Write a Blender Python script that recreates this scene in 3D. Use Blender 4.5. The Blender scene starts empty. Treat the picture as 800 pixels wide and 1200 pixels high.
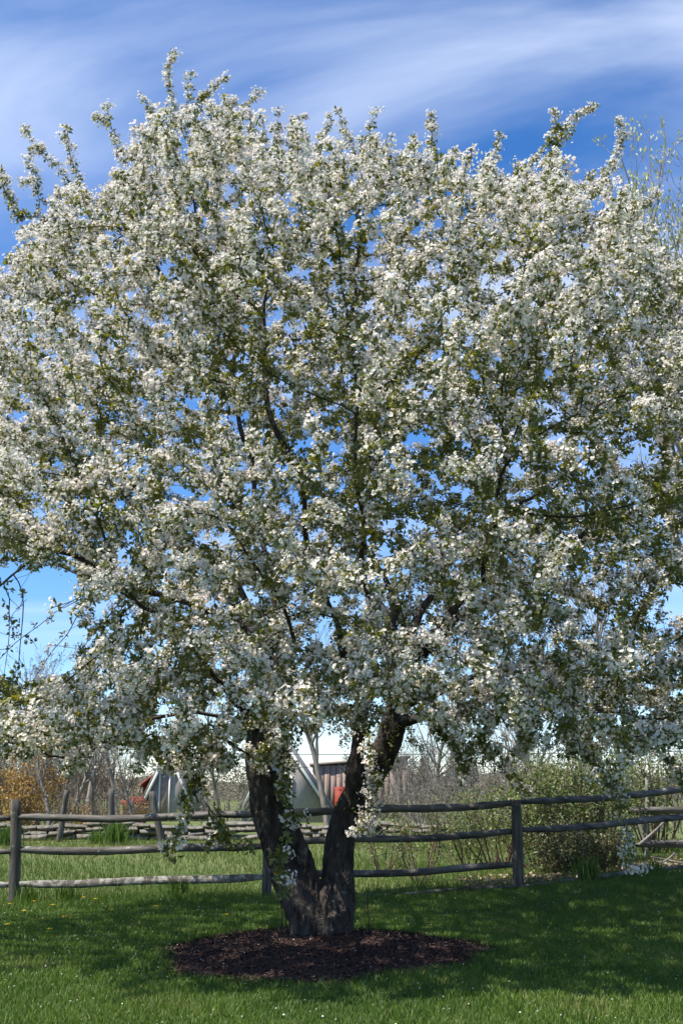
import bpy, math, random
import numpy as np
from mathutils import Vector, Matrix, noise as mnoise

rng = np.random.default_rng(11)
random.seed(11)
R = math.radians
SC = bpy.context.scene
COL = SC.collection

# ------------------------------------------------------------------ camera, sky, sun, exposure
FPX = 1358.0                                  # focal length in pixels of an 800 x 1200 frame
EYE = 1.35
PITCH = math.atan(325.0 / FPX)
cam_d = bpy.data.cameras.new('camera')
cam_d.sensor_fit = 'VERTICAL'; cam_d.sensor_height = 36.0; cam_d.sensor_width = 24.0
cam_d.lens = 36.0 * FPX / 1200.0
cam_d.clip_end = 6000.0; cam_d.clip_start = 0.05
cam = bpy.data.objects.new('camera', cam_d); COL.objects.link(cam)
cam.location = (0, 0, EYE); cam.rotation_euler = (math.pi / 2 + PITCH, 0, 0)
SC.camera = cam

SUN_EL, SUN_AZ = R(58), R(-115)                # azimuth measured from +Y (away from camera) towards +X
world = bpy.data.worlds.new('World'); SC.world = world; world.use_nodes = True
wn, wl = world.node_tree.nodes, world.node_tree.links
wn.clear()
w_out = wn.new('ShaderNodeOutputWorld'); w_bg = wn.new('ShaderNodeBackground')
w_bg.inputs['Strength'].default_value = 0.12
sky = wn.new('ShaderNodeTexSky'); sky.sky_type = 'NISHITA'; sky.sun_disc = False
sky.sun_elevation = SUN_EL; sky.sun_rotation = SUN_AZ
sky.altitude = 1200; sky.air_density = 1.0; sky.dust_density = 0.05; sky.ozone_density = 3.0
hs = wn.new('ShaderNodeHueSaturation'); hs.inputs['Saturation'].default_value = 1.27; hs.inputs['Value'].default_value = 0.95
wl.new(sky.outputs[0], hs.inputs['Color'])
tc = wn.new('ShaderNodeTexCoord'); sep = wn.new('ShaderNodeSeparateXYZ'); wl.new(tc.outputs['Generated'], sep.inputs[0])
def wmath(op, a, b):
    n = wn.new('ShaderNodeMath'); n.operation = op
    for i, v in enumerate((a, b)):
        if hasattr(v, 'name'): wl.new(v, n.inputs[i])
        elif v is not None: n.inputs[i].default_value = v
    return n.outputs[0]
zz = wmath('ADD', wmath('MAXIMUM', sep.outputs['Z'], 0.0), 0.12)
cx = wmath('DIVIDE', sep.outputs['X'], zz); cy = wmath('DIVIDE', sep.outputs['Y'], zz)
comb = wn.new('ShaderNodeCombineXYZ'); wl.new(cx, comb.inputs[0]); wl.new(cy, comb.inputs[1])
mp = wn.new('ShaderNodeMapping'); mp.inputs['Rotation'].default_value = (0, 0, R(-20)); mp.inputs['Scale'].default_value = (0.62, 1.5, 1)
mp.inputs['Location'].default_value = (0.4, 1.9, 0)
wl.new(comb.outputs[0], mp.inputs[0])
nz = wn.new('ShaderNodeTexNoise'); nz.inputs['Scale'].default_value = 1.15; nz.inputs['Detail'].default_value = 7
nz.inputs['Roughness'].default_value = 0.50; nz.inputs['Distortion'].default_value = 0.9
wl.new(mp.outputs[0], nz.inputs['Vector'])
rp = wn.new('ShaderNodeValToRGB'); rp.color_ramp.elements[0].position = 0.33; rp.color_ramp.elements[1].position = 0.80
rp.color_ramp.interpolation = 'EASE'
wl.new(nz.outputs['Fac'], rp.inputs[0])
cf = wmath('MULTIPLY', wmath('MULTIPLY', rp.outputs['Color'], 0.78), wmath('MINIMUM', wmath('MULTIPLY', wmath('MAXIMUM', sep.outputs['Z'], 0.0), 3.0), 1.0))
mx = wn.new('ShaderNodeMix'); mx.data_type = 'RGBA'
tn = wn.new('ShaderNodeMix'); tn.data_type = 'RGBA'; tn.blend_type = 'MULTIPLY'; tn.inputs[0].default_value = 1.0
wl.new(hs.outputs[0], tn.inputs[6]); tn.inputs[7].default_value = (1.0, 1.0, 1.12, 1)
wl.new(cf, mx.inputs[0]); wl.new(tn.outputs[2], mx.inputs[6]); mx.inputs[7].default_value = (5.6, 6.2, 7.4, 1)
wl.new(mx.outputs[2], w_bg.inputs['Color']); wl.new(w_bg.outputs[0], w_out.inputs[0])

sun_d = bpy.data.lights.new('sun', 'SUN'); sun_d.energy = 5.0; sun_d.angle = R(0.53); sun_d.color = (1.0, 0.93, 0.81)
sun = bpy.data.objects.new('sun', sun_d); COL.objects.link(sun); sun.location = (-20, 10, 40)
sdir = Vector((math.sin(SUN_AZ) * math.cos(SUN_EL), math.cos(SUN_AZ) * math.cos(SUN_EL), math.sin(SUN_EL)))
sun.rotation_euler = sdir.to_track_quat('Z', 'Y').to_euler()

vs = SC.view_settings
vs.view_transform = 'Standard'; vs.look = 'None'; vs.gamma = 1.0; vs.exposure = 0.74; vs.use_curve_mapping = False
SC.render.engine = 'CYCLES'
cy_ = SC.cycles
cy_.max_bounces = 5; cy_.diffuse_bounces = 3; cy_.transmission_bounces = 4; cy_.glossy_bounces = 2
cy_.sample_clamp_indirect = 6.0; cy_.caustics_reflective = False; cy_.caustics_refractive = False

# ------------------------------------------------------------------ helpers
CT, ST = math.cos(PITCH), math.sin(PITCH)
def P(px, py, Y):
    """point seen at a pixel of the 800 x 1200 photograph, at ground distance Y"""
    u, v = px - 400.0, 600.0 - py
    y = FPX * CT - v * ST; z = FPX * ST + v * CT
    t = Y / y
    return np.array((u * t, Y, EYE + z * t))
def proj(V):
    d = V[:, 1] * CT + (V[:, 2] - EYE) * ST
    up = -V[:, 1] * ST + (V[:, 2] - EYE) * CT
    return 400 + FPX * V[:, 0] / d, 600 - FPX * up / d
def smooth(a, b, x):
    t = np.clip((np.asarray(x, float) - a) / (b - a), 0, 1); return t * t * (3 - 2 * t)
def zt(x, y):
    """ground height"""
    x = np.asarray(x, float); y = np.asarray(y, float)
    g = np.interp(x, [-9, -4.04, -0.94, 2.18, 4.65, 9, 20], [-.12, -.067, 0., .105, .30, .5, .6])
    w = smooth(11.8, 15.0, y) * (1 - smooth(19, 30, y))
    bump = 0.02 * np.sin(x * 1.3 + 0.7 * y) * smooth(5, 8, y)
    return g * w + bump * (1 - smooth(30, 60, y))
def norm(v):
    v = np.asarray(v, float); return v / np.maximum(np.linalg.norm(v, axis=-1, keepdims=True), 1e-9)

def np_mesh(name, V, Fs, smooth_shade=False, attr=None):
    """V (n,3); Fs list of (m,k) index arrays"""
    me = bpy.data.meshes.new(name)
    V = np.ascontiguousarray(V, np.float32)
    Fs = [np.asarray(F, np.int32) for F in Fs if len(F)]
    loops = np.concatenate([F.ravel() for F in Fs])
    tot = np.concatenate([np.full(len(F), F.shape[1], np.int32) for F in Fs])
    st = np.concatenate([[0], np.cumsum(tot)[:-1]]).astype(np.int32)
    me.vertices.add(len(V)); me.vertices.foreach_set('co', V.ravel())
    me.loops.add(len(loops)); me.loops.foreach_set('vertex_index', loops)
    me.polygons.add(len(tot)); me.polygons.foreach_set('loop_start', st)
    me.update(calc_edges=True)
    if smooth_shade: me.polygons.foreach_set('use_smooth', np.ones(len(tot), bool))
    if attr is not None:
        a = me.attributes.new('tint', 'FLOAT', 'POINT'); a.data.foreach_set('value', np.ascontiguousarray(attr, np.float32))
    return me
def world_off(o):
    L = np.zeros(3)
    while o is not None:
        L = L + np.array(o.location); o = o.parent
    return L
def link(name, me, m, parent=None, loc=None):
    if m is not None and not me.materials: me.materials.append(m)
    o = bpy.data.objects.new(name, me); COL.objects.link(o)
    if loc is not None: o.location = [float(c) for c in loc]
    if parent is not None: o.parent = parent
    return o
def obj(name, V, Fs, m, parent=None, smooth_shade=False, attr=None):
    """mesh from world coordinates under parent"""
    V = np.asarray(V, float)
    if parent is not None: V = V - world_off(parent)
    return link(name, np_mesh(name, V, Fs, smooth_shade, attr), m, parent)
def tag(o, label=None, cat=None, group=None, kind=None):
    if label: o['label'] = label
    if cat: o['category'] = cat
    if group: o['group'] = group
    if kind: o['kind'] = kind
    return o
def thing(name, loc, label, cat, group=None):
    o = bpy.data.objects.new(name, None); COL.objects.link(o); o.location = [float(c) for c in loc]
    o.empty_display_size = 0.2
    return tag(o, label, cat, group)
class MB:
    """collects pieces of ONE mesh"""
    def __init__(s): s.V = []; s.F = {}; s.n = 0; s.A = []
    def add(s, V, Fs, a=None):
        V = np.asarray(V, float); s.V.append(V)
        for F in Fs:
            F = np.asarray(F)
            if len(F): s.F.setdefault(F.shape[1], []).append(F + s.n)
        s.n += len(V)
        if a is not None: s.A.append(np.broadcast_to(a, (len(V),)))
        return s
    def get(s): return np.concatenate(s.V), [np.concatenate(f) for f in s.F.values()]
    def build(s, name, m, parent=None, sm=False):
        V, F = s.get(); return obj(name, V, F, m, parent, sm, np.concatenate(s.A) if s.A else None)
BOXF = np.array([(0,3,2,1),(4,5,6,7),(0,1,5,4),(1,2,6,5),(2,3,7,6),(3,0,4,7)])
def box(a, b):
    (x0,y0,z0),(x1,y1,z1) = a, b
    return np.array([(x0,y0,z0),(x1,y0,z0),(x1,y1,z0),(x0,y1,z0),(x0,y0,z1),(x1,y0,z1),(x1,y1,z1),(x0,y1,z1)], float), [BOXF]
def prism(poly_xz, y0, y1):
    n = len(poly_xz)
    V = [(x, y0, z) for x, z in poly_xz] + [(x, y1, z) for x, z in poly_xz]
    side = [(i, i + n, (i + 1) % n + n, (i + 1) % n) for i in range(n)]
    return np.array(V, float), [np.array([list(range(n))]), np.array([list(range(2*n-1, n-1, -1))]), np.array(side)]
def bar(a, b, w, h):
    """square-section bar between two points"""
    a = np.asarray(a, float); b = np.asarray(b, float)
    d = norm(b - a); up = np.array((0, 0, 1.)) if abs(d[2]) < .9 else np.array((0, 1., 0))
    s = norm(np.cross(d, up)); t = np.cross(s, d)
    V = []
    for p in (a, b):
        for i, j in ((-1,-1),(1,-1),(1,1),(-1,1)): V.append(p + s*i*w/2 + t*j*h/2)
    return np.array(V), [BOXF]

def tube_graph(pos, par, rad, sides, main):
    """tubes along a branching graph. main[i]: node i continues its parent's tube"""
    n = len(pos)
    idx = np.where(par >= 0)[0]
    pd = pos[par[idx]]
    tan = np.zeros_like(pos); tan[idx] = norm(pos[idx] - pd)
    acc = tan.copy()
    m = idx[main[idx]]
    np.add.at(acc, par[m], tan[m])
    roots = np.where(par < 0)[0]
    acc = norm(acc)
    sidei = idx[~main[idx]]
    P2 = np.concatenate([pos, pos[par[sidei]]]); R2 = np.concatenate([rad, np.minimum(rad[sidei] * 1.15, rad[par[sidei]])])
    T2 = np.concatenate([acc, tan[sidei]])
    start = par.copy(); start[sidei] = n + np.arange(len(sidei))
    ref = np.array((0.31, 0.17, 0.05)); ref2 = np.array((0.05, 0.93, 0.2))
    ref = norm(ref); ref2 = norm(ref2)
    rr = np.where((np.abs(T2 @ ref) > 0.93)[:, None], ref2, ref)
    U = norm(np.cross(T2, rr)); W = np.cross(T2, U)
    a = np.arange(sides) * 2 * np.pi / sides
    V = P2[:, None] + R2[:, None, None] * (np.cos(a)[None, :, None] * U[:, None] + np.sin(a)[None, :, None] * W[:, None])
    k = np.arange(sides); k2 = (k + 1) % sides
    A = start[idx][:, None] * sides; B = idx[:, None] * sides
    F = np.stack([A + k, A + k2, B + k2, B + k], -1).reshape(-1, 4)
    return V.reshape(-1, 3), [F]
def path_tube(pts, rads, sides=8, n=None):
    """one smooth tube through points (Catmull-Rom), closed tips"""
    pts = np.asarray(pts, float); rads = np.asarray(rads, float)
    n = n or max(8, 6 * len(pts))
    q = np.concatenate([[2*pts[0]-pts[1]], pts, [2*pts[-1]-pts[-2]]])
    t = np.linspace(0, len(pts) - 1 - 1e-6, n); i = t.astype(int); f = (t - i)[:, None]
    p0, p1, p2, p3 = q[i], q[i+1], q[i+2], q[i+3]
    C = 0.5*((2*p1)+(-p0+p2)*f+(2*p0-5*p1+4*p2-p3)*f**2+(-p0+3*p1-3*p2+p3)*f**3)
    r = np.interp(t, np.arange(len(pts)), rads)
    T = norm(np.gradient(C, axis=0))
    U = np.zeros_like(C); u = np.cross(T[0], (0.3, 0.9, 0.2)); 
    for k in range(n):
        u = u - T[k] * (u @ T[k]); u = u / np.linalg.norm(u); U[k] = u
    W = np.cross(T, U)
    a = np.arange(sides) * 2*np.pi/sides
    V = C[:,None] + r[:,None,None]*(np.cos(a)[None,:,None]*U[:,None]+np.sin(a)[None,:,None]*W[:,None])
    k = np.arange(sides); k2 = (k+1) % sides
    A = np.arange(n-1)[:,None]*sides
    F = np.stack([A+k, A+k2, A+sides+k2, A+sides+k], -1).reshape(-1,4)
    caps = [np.array([list(range(sides))[::-1]]), np.array([[ (n-1)*sides + j for j in range(sides)]])]
    return V.reshape(-1,3), [F] + caps, C, r

def euler_from_frames(X, Y, Z):
    # rotation matrices with columns X, Y, Z to XYZ euler angles
    r20, r21, r22, r10, r00 = X[:, 2], Y[:, 2], Z[:, 2], X[:, 1], X[:, 0]
    return np.stack([np.arctan2(r21, r22), np.arcsin(np.clip(-r20, -1, 1)), np.arctan2(r10, r00)], -1)
def instances(name, pts, rot, scl, var, protos, parent):
    """uncountable small pieces: one object, geometry nodes put one of the proto meshes on every point"""
    me = bpy.data.meshes.new(name); V = np.ascontiguousarray(pts - world_off(parent), np.float32)
    me.vertices.add(len(V)); me.vertices.foreach_set('co', V.ravel()); me.update()
    for an, ty, key, dat in (('rot', 'FLOAT_VECTOR', 'vector', rot), ('scl', 'FLOAT', 'value', scl), ('var', 'INT', 'value', var)):
        at = me.attributes.new(an, ty, 'POINT'); at.data.foreach_set(key, np.ascontiguousarray(dat, np.int32 if ty == 'INT' else np.float32).ravel())
    ng = bpy.data.node_groups.new(name, 'GeometryNodeTree'); N, L = ng.nodes, ng.links
    ng.interface.new_socket('Geometry', in_out='INPUT', socket_type='NodeSocketGeometry'); ng.interface.new_socket('Geometry', in_out='OUTPUT', socket_type='NodeSocketGeometry')
    gi, go = N.new('NodeGroupInput'), N.new('NodeGroupOutput'); jn = N.new('GeometryNodeJoinGeometry')
    for pm in protos[::-1]:
        po = bpy.data.objects.new(name + '_sprig', pm)                      # not linked to the scene
        oi = N.new('GeometryNodeObjectInfo'); oi.inputs[0].default_value = po; oi.inputs['As Instance'].default_value = False
        g2 = N.new('GeometryNodeGeometryToInstance'); L.new(oi.outputs['Geometry'], g2.inputs[0]); L.new(g2.outputs[0], jn.inputs[0])
    ip = N.new('GeometryNodeInstanceOnPoints'); ip.inputs['Pick Instance'].default_value = True
    def attr(an, ty):
        n_ = N.new('GeometryNodeInputNamedAttribute'); n_.data_type = ty; n_.inputs['Name'].default_value = an
        return [o_ for o_ in n_.outputs if o_.enabled and o_.name == 'Attribute'][0]
    L.new(gi.outputs[0], ip.inputs['Points']); L.new(jn.outputs[0], ip.inputs['Instance'])
    e2 = N.new('FunctionNodeEulerToRotation'); L.new(attr('rot', 'FLOAT_VECTOR'), e2.inputs[0]); L.new(e2.outputs[0], ip.inputs['Rotation'])
    L.new(attr('scl', 'FLOAT'), ip.inputs['Scale']); L.new(attr('var', 'INT'), ip.inputs['Instance Index'])
    L.new(ip.outputs[0], go.inputs[0])
    o_ = link(name, me, None, parent); md = o_.modifiers.new('scatter', 'NODES'); md.node_group = ng; o_['kind'] = 'stuff'
    return o_

# ------------------------------------------------------------------ materials
def new_mat(name):
    m = bpy.data.materials.new(name); m.use_nodes = True
    nt = m.node_tree; nt.nodes.clear()
    return m, nt.nodes, nt.links
def noise_col(N, L, c1, c2, scale, detail=5, lo=.35, hi=.65, coord='Object', vscale=None, rough=.6):
    t = N.new('ShaderNodeTexCoord'); src = t.outputs[coord]
    if vscale:
        mpn = N.new('ShaderNodeMapping'); mpn.inputs['Scale'].default_value = vscale; L.new(src, mpn.inputs[0]); src = mpn.outputs[0]
    n = N.new('ShaderNodeTexNoise'); n.inputs['Scale'].default_value = scale; n.inputs['Detail'].default_value = detail
    n.inputs['Roughness'].default_value = rough
    L.new(src, n.inputs['Vector'])
    r = N.new('ShaderNodeValToRGB'); e = r.color_ramp.elements
    e[0].position, e[1].position = lo, hi; e[0].color = (*c1, 1); e[1].color = (*c2, 1)
    L.new(n.outputs['Fac'], r.inputs[0])
    return r.outputs[0], n.outputs['Fac'], src
def mix(N, L, fac, a, b, op='MIX'):
    m = N.new('ShaderNodeMix'); m.data_type = 'RGBA'; m.blend_type = op
    for i, v in ((0, fac), (6, a), (7, b)):
        if hasattr(v, 'links'): L.new(v, m.inputs[i])
        elif i == 0: m.inputs[0].default_value = v
        else: m.inputs[i].default_value = (*v, 1)
    return m.outputs[2]
def surf_mat(name, c1, c2, scale=5, rough=.85, bump=.0, bscale=None, lo=.35, hi=.65, c3=None, scale3=1.0, vscale=None, lo3=.5, hi3=.6, spec=.3, detail=6):
    m, N, L = new_mat(name)
    out = N.new('ShaderNodeOutputMaterial'); b = N.new('ShaderNodeBsdfPrincipled'); L.new(b.outputs[0], out.inputs[0])
    b.inputs['Roughness'].default_value = rough; b.inputs['Specular IOR Level'].default_value = spec
    col, fac, src = noise_col(N, L, c1, c2, scale, detail, lo, hi, vscale=vscale)
    if c3:
        _, f3, _ = noise_col(N, L, (0,0,0), (1,1,1), scale3, 6, lo3, hi3)
        r3 = N.new('ShaderNodeMapRange'); r3.inputs['From Min'].default_value = lo3; r3.inputs['From Max'].default_value = hi3
        L.new(f3, r3.inputs[0]); col = mix(N, L, r3.outputs[0], col, c3)
    L.new(col, b.inputs['Base Color'])
    if bump:
        bn = N.new('ShaderNodeBump'); bn.inputs['Strength'].default_value = bump; bn.inputs['Distance'].default_value = .02
        if bscale:
            _, fb, _ = noise_col(N, L, (0,0,0), (1,1,1), bscale, 8, vscale=vscale); L.new(fb, bn.inputs['Height'])
        else: L.new(fac, bn.inputs['Height'])
        L.new(bn.outputs[0], b.inputs['Normal'])
    return m
def leaf_mat(name, cols, trans=.35, rough=.6, gloss=.06, tcol=None, half=False):
    """thin petal or leaf; colour from the per-piece 'tint' attribute"""
    m, N, L = new_mat(name)
    out = N.new('ShaderNodeOutputMaterial')
    at = N.new('ShaderNodeAttribute'); at.attribute_name = 'tint'
    r = N.new('ShaderNodeValToRGB'); e = r.color_ramp.elements
    while len(e) < len(cols): e.new(.5)
    for i, (p, c) in enumerate(cols): e[i].position = p; e[i].color = (*c, 1)
    if half:                                            # tint 2 marks the yellow stamens
        hm = N.new('ShaderNodeMath'); hm.operation = 'MULTIPLY'; hm.inputs[1].default_value = .5; L.new(at.outputs['Fac'], hm.inputs[0]); L.new(hm.outputs[0], r.inputs[0])
    else: L.new(at.outputs['Fac'], r.inputs[0])
    d = N.new('ShaderNodeBsdfDiffuse'); t = N.new('ShaderNodeBsdfTranslucent'); g = N.new('ShaderNodeBsdfGlossy')
    g.inputs['Roughness'].default_value = rough; g.inputs['Color'].default_value = (1,1,1,1)
    L.new(r.outputs[0], d.inputs['Color'])
    if tcol is not None: L.new(mix(N, L, 1.0, r.outputs[0], tcol, 'MULTIPLY'), t.inputs['Color'])
    else: L.new(r.outputs[0], t.inputs['Color'])
    m1 = N.new('ShaderNodeMixShader'); m1.inputs[0].default_value = trans; L.new(d.outputs[0], m1.inputs[1]); L.new(t.outputs[0], m1.inputs[2])
    m2 = N.new('ShaderNodeMixShader'); m2.inputs[0].default_value = gloss; L.new(m1.outputs[0], m2.inputs[1]); L.new(g.outputs[0], m2.inputs[2])
    L.new(m2.outputs[0] if gloss else m1.outputs[0], out.inputs[0])
    return m

M = {}
M['petal'] = leaf_mat('petal', [(0, (.85,.83,.77)), (.35, (.87,.83,.78)), (.47, (.84,.70,.70)), (.52, (.74,.45,.50)), (.56, (.62,.50,.16))], .36, gloss=0, half=True)
M['leaf'] = leaf_mat('young_leaf', [(0, (.085,.120,.014)), (.6, (.165,.195,.022)), (1, (.25,.22,.04))], .48, tcol=(1.4,1.25,.5))
M['grass'] = leaf_mat('grass_blade', [(0, (.046,.100,.006)), (.55, (.098,.178,.012)), (.93, (.155,.215,.03)), (1, (.28,.23,.09))], .42, gloss=.03)
M['meadow'] = leaf_mat('meadow_blade', [(0, (.07,.130,.015)), (.5, (.13,.165,.035)), (1, (.27,.225,.10))], .35, gloss=.02)
M['shrub_leaf'] = leaf_mat('shrub_leaf', [(0, (.07,.125,.015)), (.6, (.15,.205,.035)), (1, (.25,.26,.07))], .45)
M['olive_leaf'] = leaf_mat('olive_leaf', [(0, (.05,.075,.018)), (1, (.14,.15,.04))], .35)
M['gold_leaf'] = leaf_mat('gold_leaf', [(0, (.24,.13,.02)), (.6, (.42,.24,.03)), (1, (.30,.26,.07))], .4)
M['bud'] = leaf_mat('pale_bud', [(0, (.62,.62,.42)), (1, (.45,.50,.22))], .3)
M['tan_leaf'] = leaf_mat('tan_leaf', [(0, (.12,.095,.055)), (.6, (.17,.135,.08)), (1, (.14,.145,.05))], .3)
M['far_leaf'] = leaf_mat('far_foliage', [(0, (.07,.075,.038)), (.6, (.13,.105,.068)), (1, (.13,.13,.065))], .25)
M['spruce'] = leaf_mat('spruce_needles', [(0, (.022,.045,.02)), (1, (.05,.08,.035))], .15)
M['litter'] = leaf_mat('dry_leaf', [(0, (.20,.12,.065)), (.6, (.33,.22,.13)), (1, (.45,.36,.27))], .2)
M['chip'] = leaf_mat('bark_chip', [(0, (.034,.020,.017)), (.8, (.072,.044,.037)), (1, (.14,.10,.085))], 0, gloss=.02)
M['mulch'] = surf_mat('mulch_bed', (.028,.015,.012), (.075,.038,.030), 40, .95, .6, 60)
M['soil'] = surf_mat('lawn_soil', (.035,.060,.010), (.070,.105,.018), 3, .95, .3, 30)
M['field'] = surf_mat('field_ground', (.080,.125,.025), (.15,.145,.055), 1.4, .95, .3, 20, c3=(.10,.14,.035), scale3=.25, lo3=.45, hi3=.62)
def bark_mat(name, dark, mid, lichen, amount=.60):
    m, N, L = new_mat(name)
    out = N.new('ShaderNodeOutputMaterial'); b = N.new('ShaderNodeBsdfPrincipled'); L.new(b.outputs[0], out.inputs[0])
    b.inputs['Roughness'].default_value = .92; b.inputs['Specular IOR Level'].default_value = .15
    col, fac, _ = noise_col(N, L, dark, mid, 16, 8, .36, .66, vscale=(1,1,.3), rough=.7)
    _, f3, _ = noise_col(N, L, (0,0,0), (1,1,1), 6, 9, rough=.75)
    r3 = N.new('ShaderNodeMapRange'); r3.inputs['From Min'].default_value = amount; r3.inputs['From Max'].default_value = amount + .10
    L.new(f3, r3.inputs[0]); L.new(mix(N, L, r3.outputs[0], col, lichen), b.inputs['Base Color'])
    vo = N.new('ShaderNodeTexVoronoi'); vo.feature = 'DISTANCE_TO_EDGE'; vo.inputs['Scale'].default_value = 26
    t = N.new('ShaderNodeTexCoord'); mpn = N.new('ShaderNodeMapping'); mpn.inputs['Scale'].default_value = (1,1,.38)
    L.new(t.outputs['Object'], mpn.inputs[0])
    dn = N.new('ShaderNodeTexNoise'); dn.inputs['Scale'].default_value = 9; L.new(mpn.outputs[0], dn.inputs['Vector'])
    va = N.new('ShaderNodeVectorMath'); va.operation = 'MULTIPLY_ADD'; L.new(dn.outputs['Color'], va.inputs[0]); va.inputs[1].default_value = (.12,.12,.12); L.new(mpn.outputs[0], va.inputs[2])
    L.new(va.outputs[0], vo.inputs['Vector'])
    ad = N.new('ShaderNodeMath'); ad.operation = 'ADD'
    mm = N.new('ShaderNodeMath'); mm.operation = 'MINIMUM'; mm.inputs[1].default_value = .25; L.new(vo.outputs['Distance'], mm.inputs[0])
    L.new(mm.outputs[0], ad.inputs[0]); L.new(fac, ad.inputs[1])
    bn = N.new('ShaderNodeBump'); bn.inputs['Strength'].default_value = .9; bn.inputs['Distance'].default_value = .03
    L.new(ad.outputs[0], bn.inputs['Height']); L.new(bn.outputs[0], b.inputs['Normal'])
    return m
M['bark'] = bark_mat('crabapple_bark', (.022,.018,.016), (.092,.080,.072), (.21,.21,.19), .58)
M['twig'] = surf_mat('twig_bark', (.030,.024,.020), (.075,.060,.050), 20, .9)
M['grey_bark'] = surf_mat('grey_bark', (.13,.115,.10), (.26,.235,.21), 12, .92, .4, vscale=(1,1,.3))
M['pale_bark'] = surf_mat('pale_bark', (.20,.18,.16), (.36,.34,.31), 10, .9, .3, vscale=(1,1,.3))
M['brown_bark'] = surf_mat('brown_bark', (.10,.07,.05), (.19,.14,.10), 12, .92)
M['rail'] = surf_mat('weathered_rail', (.050,.046,.042), (.17,.160,.150), 14, .9, .6, 30, vscale=(.16,1,1), c3=(.34,.335,.30), scale3=9, lo3=.60, hi3=.70)
M['rail_lichen'] = surf_mat('lichened_rail', (.050,.044,.038), (.15,.135,.12), 14, .9, .6, 30, vscale=(.16,1,1), c3=(.33,.325,.295), scale3=13, lo3=.46, hi3=.62)
M['post'] = surf_mat('weathered_post', (.045,.040,.035), (.14,.128,.115), 16, .9, .6, 30, vscale=(1,1,.12), c3=(.27,.265,.24), scale3=8, lo3=.62, hi3=.72)
M['pale_wood'] = surf_mat('silvered_wood', (.17,.155,.14), (.33,.31,.285), 14, .9, .4, vscale=(.2,.2,1))
M['stone'] = surf_mat('field_stone', (.10,.093,.078), (.18,.17,.148), 3, .9, .5, 18, c3=(.25,.235,.20), scale3=1.2, lo3=.50, hi3=.64)
M['shingle'] = surf_mat('grey_shingle', (.27,.255,.245), (.37,.35,.34), 6, .9, .3, vscale=(3,3,.5))
M['roof_grey'] = surf_mat('roof_shingle', (.14,.14,.145), (.22,.22,.225), 5, .9, .3)
M['trim'] = surf_mat('white_trim', (.66,.66,.64), (.78,.78,.76), 4, .6)
M['red_paint'] = surf_mat('red_paint', (.22,.035,.025), (.32,.055,.04), 4, .7)
M['barn_wood'] = surf_mat('barn_boards', (.22,.16,.135), (.34,.26,.225), 5, .9, .4, vscale=(4,4,.25))
M['door_brown'] = surf_mat('brown_door', (.20,.16,.135), (.28,.23,.20), 5, .8)
M['glass'] = surf_mat('window_glass', (.06,.07,.09), (.10,.12,.15), 2, .12, spec=.6)
M['yellow'] = surf_mat('dandelion_yellow', (.65,.46,.02), (.75,.58,.05), 60, .8)
M['stem_green'] = surf_mat('green_stem', (.06,.12,.02), (.09,.16,.03), 20, .8)
M['wire'] = surf_mat('wire_black', (.03,.03,.03), (.05,.05,.05), 4, .7)

# ------------------------------------------------------------------ ground
def grid_sheet(xs, ys, dz, fn=zt):
    X, Y = np.meshgrid(xs, ys); Z = fn(X, Y) + dz
    V = np.stack([X, Y, Z], -1).reshape(-1, 3); nx, ny = len(xs), len(ys)
    i = (np.arange(ny-1)[:, None]*nx + np.arange(nx-1)[None]).ravel()
    return V, [np.stack([i, i+1, i+nx+1, i+nx], -1)]
far = np.array([60, 90, 140, 240, 420, 800, 1500, 2600.])
xs = np.concatenate([-far[::-1], np.arange(-40, 40.1, .8), far]); ys = np.concatenate([-far[::-1], np.arange(-40, 50.1, .8), far])
g = obj('ground', *grid_sheet(xs, ys, -.004), M['field'], None, True); tag(g, 'tan and green meadow ground running out to the horizon', kind='structure')
lx = np.arange(-22, 22.1, .4); ly = np.concatenate([np.arange(-12, 15.0, .4), [15.25]])
g = obj('lawn', *grid_sheet(lx, ly, .012), M['soil'], None, True); tag(g, 'mown lawn under the blossoming tree', kind='structure')

TB = np.array([-.17, 11.04, 0.0])                     # foot of the tree
MC, MR = np.array([-.17, 10.26]), np.array([1.40, 1.50])
def mulch_r(a): return 1 + .05*np.sin(3*a+1) + .035*np.sin(7*a) + .02*np.sin(13*a+2)
a = np.linspace(0, 2*np.pi, 73)[:-1]; rings = np.linspace(1, 0, 13)
V = []
for t in rings:
    rr = t * mulch_r(a)
    x = MC[0] + MR[0]*rr*np.cos(a); y = MC[1] + MR[1]*rr*np.sin(a)
    h = .02 + .05*(1 - t**3) + .012*np.sin(5*x+3*y)*(1-t)
    V.append(np.stack([x, y, zt(x, y) + h - .03*(t == 1)], -1))
V = np.concatenate(V); n = 72; k = np.arange(n); k2 = (k+1) % n
F = np.concatenate([np.stack([r*n+k, r*n+k2, (r+1)*n+k2, (r+1)*n+k], -1) for r in range(len(rings)-1)])
mul = obj('mulch_bed', V, [F], M['mulch'], None, True)
tag(mul, 'round bed of dark reddish bark mulch around the tree trunk', 'mulch bed')
def in_mulch(x, y, s=1.0):
    dx, dy = (x-MC[0])/MR[0], (y-MC[1])/MR[1]
    return np.hypot(dx, dy) < s*mulch_r(np.arctan2(dy, dx))
def mulch_z(x, y):
    dx, dy = (x-MC[0])/MR[0], (y-MC[1])/MR[1]; t = np.clip(np.hypot(dx, dy)/mulch_r(np.arctan2(dy, dx)), 0, 1)
    return zt(x, y) + .02 + .05*(1-t**3) + .012*np.sin(5*x+3*y)*(1-t)

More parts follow.
